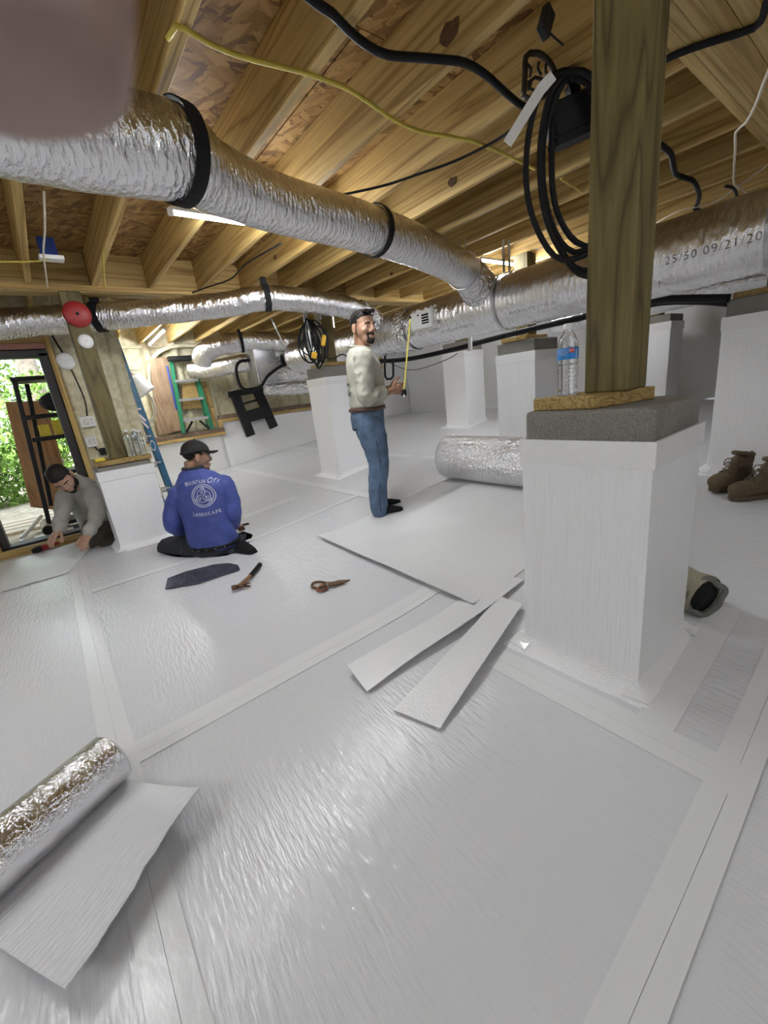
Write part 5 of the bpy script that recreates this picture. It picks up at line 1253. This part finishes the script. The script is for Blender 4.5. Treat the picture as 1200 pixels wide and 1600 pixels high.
# printed back of the shirt
bv = BVHTree.FromPolygons([v.co for v in sm2.vertices],[tuple(p.vertices) for p in sm2.polygons])
PC = K(319,774,-.07); PU = (UP-KF*.0).normalized()
def on_back(x, y):                                                  # x right, y up on the back, in metres
    o = PC+KR*x+UP*y-KF*.4; h = bv.ray_cast(o, KF)
    return (h[0]-KF*.003) if h[0] is not None else PC+KR*x+UP*y+KF*.25
def back_mesh(me, nm):
    bm = bmesh.new(); bm.from_mesh(me); bmesh.ops.triangulate(bm, faces=bm.faces[:])
    for v in bm.verts: v.co = on_back(v.co.x, v.co.y)
    bm.to_mesh(me); bm.free(); return mo(nm, me, M_print, shirt2)
def arc_text(s, size, cx, cy, R, bend, xs=.7):
    """one printed line set on a shallow arc, first letters larger"""
    me = bpy.data.meshes.new('txt'); bm = bmesh.new(); x = 0; parts = []
    for ch in s:
        if ch == ' ': x += size*.35; continue
        big_ = ch.isupper(); sz = size*(1.3 if big_ else 1.0); m2 = text_mesh(ch.upper(), sz, 1.0, 0, .0009)
        w_ = max(v.co.x for v in m2.vertices)-min(v.co.x for v in m2.vertices); x0 = min(v.co.x for v in m2.vertices); yb = min(v.co.y for v in m2.vertices)
        for v in m2.vertices: v.co.x += x-x0; v.co.y -= yb
        parts.append(m2); x += w_+size*.20
    for m2 in parts:
        for v in m2.vertices:
            t = (v.co.x-x/2)*xs/R; rr = R+v.co.y*bend
            v.co = Vector((cx+math.sin(t)*rr, cy+bend*(math.cos(t)*rr-R), 0)) if bend > 0 else Vector((cx+math.sin(t)*(R-v.co.y), cy-(math.cos(t)*(R-v.co.y)-R), 0))
        bm.from_mesh(m2)
    bm.to_mesh(me); bm.free(); return me
back_mesh(arc_text('Mountain City', .036, -.012, .092, .5, 1, .66), 'print_text')['kind'] = 'stuff'
back_mesh(arc_text('Landscape', .036, .002, -.150, .6, -1, .78), 'print_text')['kind'] = 'stuff'
def ring_mesh(pts, w_, nm, closed=False):
    V = []; F = []; n = len(pts)
    for i, p in enumerate(pts):
        a = pts[(i+1)%n if closed else min(i+1,n-1)]; b = pts[i-1 if closed else max(i-1,0)]; d = (Vector(a)-Vector(b)).normalized(); nn = Vector((-d.y,d.x))*w_/2
        V += [on_back(p[0]+nn.x,p[1]+nn.y), on_back(p[0]-nn.x,p[1]-nn.y)]
    for i in range(n if closed else n-1): j = (i+1)%n; F.append((2*i,2*j,2*j+1,2*i+1))
    return mk(nm, V, F, M_print, shirt2)
RL = .083
for r_ in (RL, RL-.013): ring_mesh([(r_*math.cos(a),r_*math.sin(a)) for a in [2*math.pi*k/48 for k in range(48)]], .006, 'print_ring', True)
for k in range(3):
    b0 = math.radians(90+120*k)
    ring_mesh([((RL-.013)*t*math.cos(b0-1.15*(1-t)-.25*0), (RL-.013)*t*math.sin(b0-1.15*(1-t))) for t in [i/14 for i in range(1,15)]], .006, 'print_swirl')
    ring_mesh([(.052*math.cos(b0+.35+q)*(1-.15*q)+.0, .052*math.sin(b0+.35+q)*(1-.15*q)) for q in [i*.12 for i in range(12)]], .005, 'print_swirl')
    c = Vector((.040*math.cos(b0+.1),.040*math.sin(b0+.1))); u_ = Vector((math.cos(b0),math.sin(b0))); v_ = Vector((-u_.y,u_.x))
    for s_ in (-1,1): ring_mesh([c+u_*(.022*q)+v_*s_*(.011*(1-q*q)) for q in (-.9,-.5,0,.5,.95)], .004, 'print_leaf')
    ring_mesh([c-u_*.026, c+u_*.016], .003, 'print_leaf')

# ---- man on hands and knees by the door
LB = Vector((.03,4.50,.004))
lm = thing('person', 'dark haired man in grey sweatshirt on hands and knees by the door', 'person', LB)
def L(px, py, df=0): return PD(px,py,LB,df)
hf = (RD*.42-FD*.62-UP*.62)
hd3 = Head(L(98,748,-.12), hf, UP*.9-FD*.45+RD*-.22, 1.04)
body = B(); hd3.add(body)
limb(body,[hd3.P(0,-.03,-.08), L(118,757,.08), L(132,775,.22)],[.055,.062,.10])
ring_loft(body,[(L(150,815,.40),RD*.10,UP*.08),(L(138,785,.25),RD*.12,UP*.09),(L(128,765,.10),RD*.13,UP*.08)])
a1,a2,a3 = L(103,775,.05), L(97,803,-.02), L(93,826,-.08)
b1,b2,b3 = L(144,770,.05), L(151,806,-.02), L(138,833,-.14)
limb(body,[a1,a2,a3],[.05,.042,.028]); limb(body,[b1,b2,b3],[.05,.042,.028])
hand(body,a3,L(80,843,-.16)-a3,-UP+FD*.3,.30,1.05,-1); hand(body,b3,L(128,852,-.26)-b3,-UP-FD*.1,.45,1.05,1)
limb(body,[L(150,815,.40),L(140,850,.15)],[.09,.06])
bm3 = remesh(body,.0052,3); mo('body', bm3, M_skin2, lm); hd3.face(lm, bm3, 'full', .045)
sh3 = B()
ring_loft(sh3,[(L(152,822,.42),RD*.165,UP*.11),(L(146,803,.34),RD*.175,UP*.125),(L(138,785,.22),RD*.185,UP*.125),(L(128,768,.10),RD*.190,UP*.115),(L(117,757,.02),RD*.12,UP*.085),(L(112,752,-.02),RD*.075,UP*.065)],30,.92)
shm3 = remesh(sh3,.0075,4,folds(.012,10,(1,1,.8),4)); s3 = mo('sweatshirt', shm3, M_shirtg, lm)
for q_, sp in enumerate(([a1,a1.lerp(a2,.5),a2,a3],[b1,b1.lerp(b2,.5)+RD*.015,b2,b3])):
    sl_ = B(); sleeve(sl_, sp, [.072,.066,.058,.046]); mo('sleeve', remesh(sl_,.007,3,folds(.012,12,(1,1,1),q_*3+4)), M_shirtg, s3)
cc = L(135,778,-.05)
patch(shm3, lambda c,n: (c-cc).length < .12 and n.dot(FD) < -.2 and abs((c-cc).dot(RD)-.35*(c-cc).z) < .018 and abs((c-cc).z) < .05 and noise.noise(c*50) > -.2, .002, 'chest_print', M_dark, s3, .001)
tr3 = B(); limb(tr3,[L(155,812,.42),L(146,835,.22),L(140,852,.10)],[.13,.10,.085],20); limb(tr3,[L(172,815,.45),L(170,840,.25),L(172,852,.12)],[.12,.10,.085],18)
limb(tr3,[L(140,850,.12),L(158,850,.32),L(166,846,.46)],[.08,.07,.05],16); limb(tr3,[L(172,851,.12),L(176,850,.32),L(182,846,.46)],[.08,.07,.05],16)
trm3 = remesh(tr3,.009,3,folds(.006,12,(1,1,1),6))
for v in trm3.vertices: v.co.z = max(v.co.z,.004)
mo('trousers', trm3, M_brownp, lm)
V, F = sweep([b3+(b3-b2).normalized()*.012+RD*.034*math.cos(q)+UP*.034*math.sin(q)*.7+FD*.01*math.sin(q) for q in [2*math.pi*k/20 for k in range(20)]], .007, 7, closed=True)
tag(mk('wristwatch', V, F, M_bluep, None, True, True),'dark blue wristwatch on the man by the door','watch')

# ---- the photographer's hand: a fingertip reaches in front of the lens at the upper left
HK = cam_o.matrix_world
def CC(px, py, d): return CP + ray(px,py)*d
ph = thing('person', 'out of focus fingertip of the photographer in the upper left corner', 'person', CC(20,-900,.036))
hb = B(); fd = .034; unit = fd/FPX
def FP(px, py, dz=0): return CC(px,py,fd+dz)
ring_loft(hb,[(FP(8,y,dz),CR*w_*unit,CF*w_*unit*.75) for y,w_,dz in ((150,96,0),(143,136,0),(126,158,0),(90,172,0),(20,178,0),(-120,180,0),(-260,180,.001),(-420,190,.003),(-600,196,.006),(-760,200,.010))],26,.72)
tip = FP(18,-760,.010)
palm = tip+CU*.035+CF*.012
hb.ball(palm+CU*.035-CR*.025,(.042,.016,.05),10,R=Matrix((CR,CF,CU)).transposed())
limb(hb,[tip,tip+CU*.02+CF*.004,palm+CU*.02],[.0098,.0105,.012],12)
for i,(o_,L_) in enumerate(((-.022,.055),(-.043,.05),(-.062,.042))):
    p = palm+CR*o_+CU*.0; limb(hb,[p+CU*.03,p,p-CU*.018+CF*.02,p-CU*.03+CF*.028-CR*.004],[.011,.0105,.010,.0085],10)
p = palm+CU*.05+CR*.012; limb(hb,[p,p+CR*.02-CU*.015,p+CR*.03-CU*.04+CF*.006,p+CR*.03-CU*.06+CF*.01],[.014,.013,.011,.009],10)
limb(hb,[palm+CU*.07-CR*.03,palm+CU*.13-CR*.04-CF*.03,palm+CU*.2-CR*.06-CF*.12],[.03,.028,.034],14)
mo('hand', remesh(hb,.0016,6), M_skinf, ph)
V = []
B().ball(FP(18,70,.0055),(.0052,.002,.0065),8,R=Matrix((CR,CF,CU)).transposed()).build('fingernail', plain('nail',(.55,.38,.34),.3), ph, True)
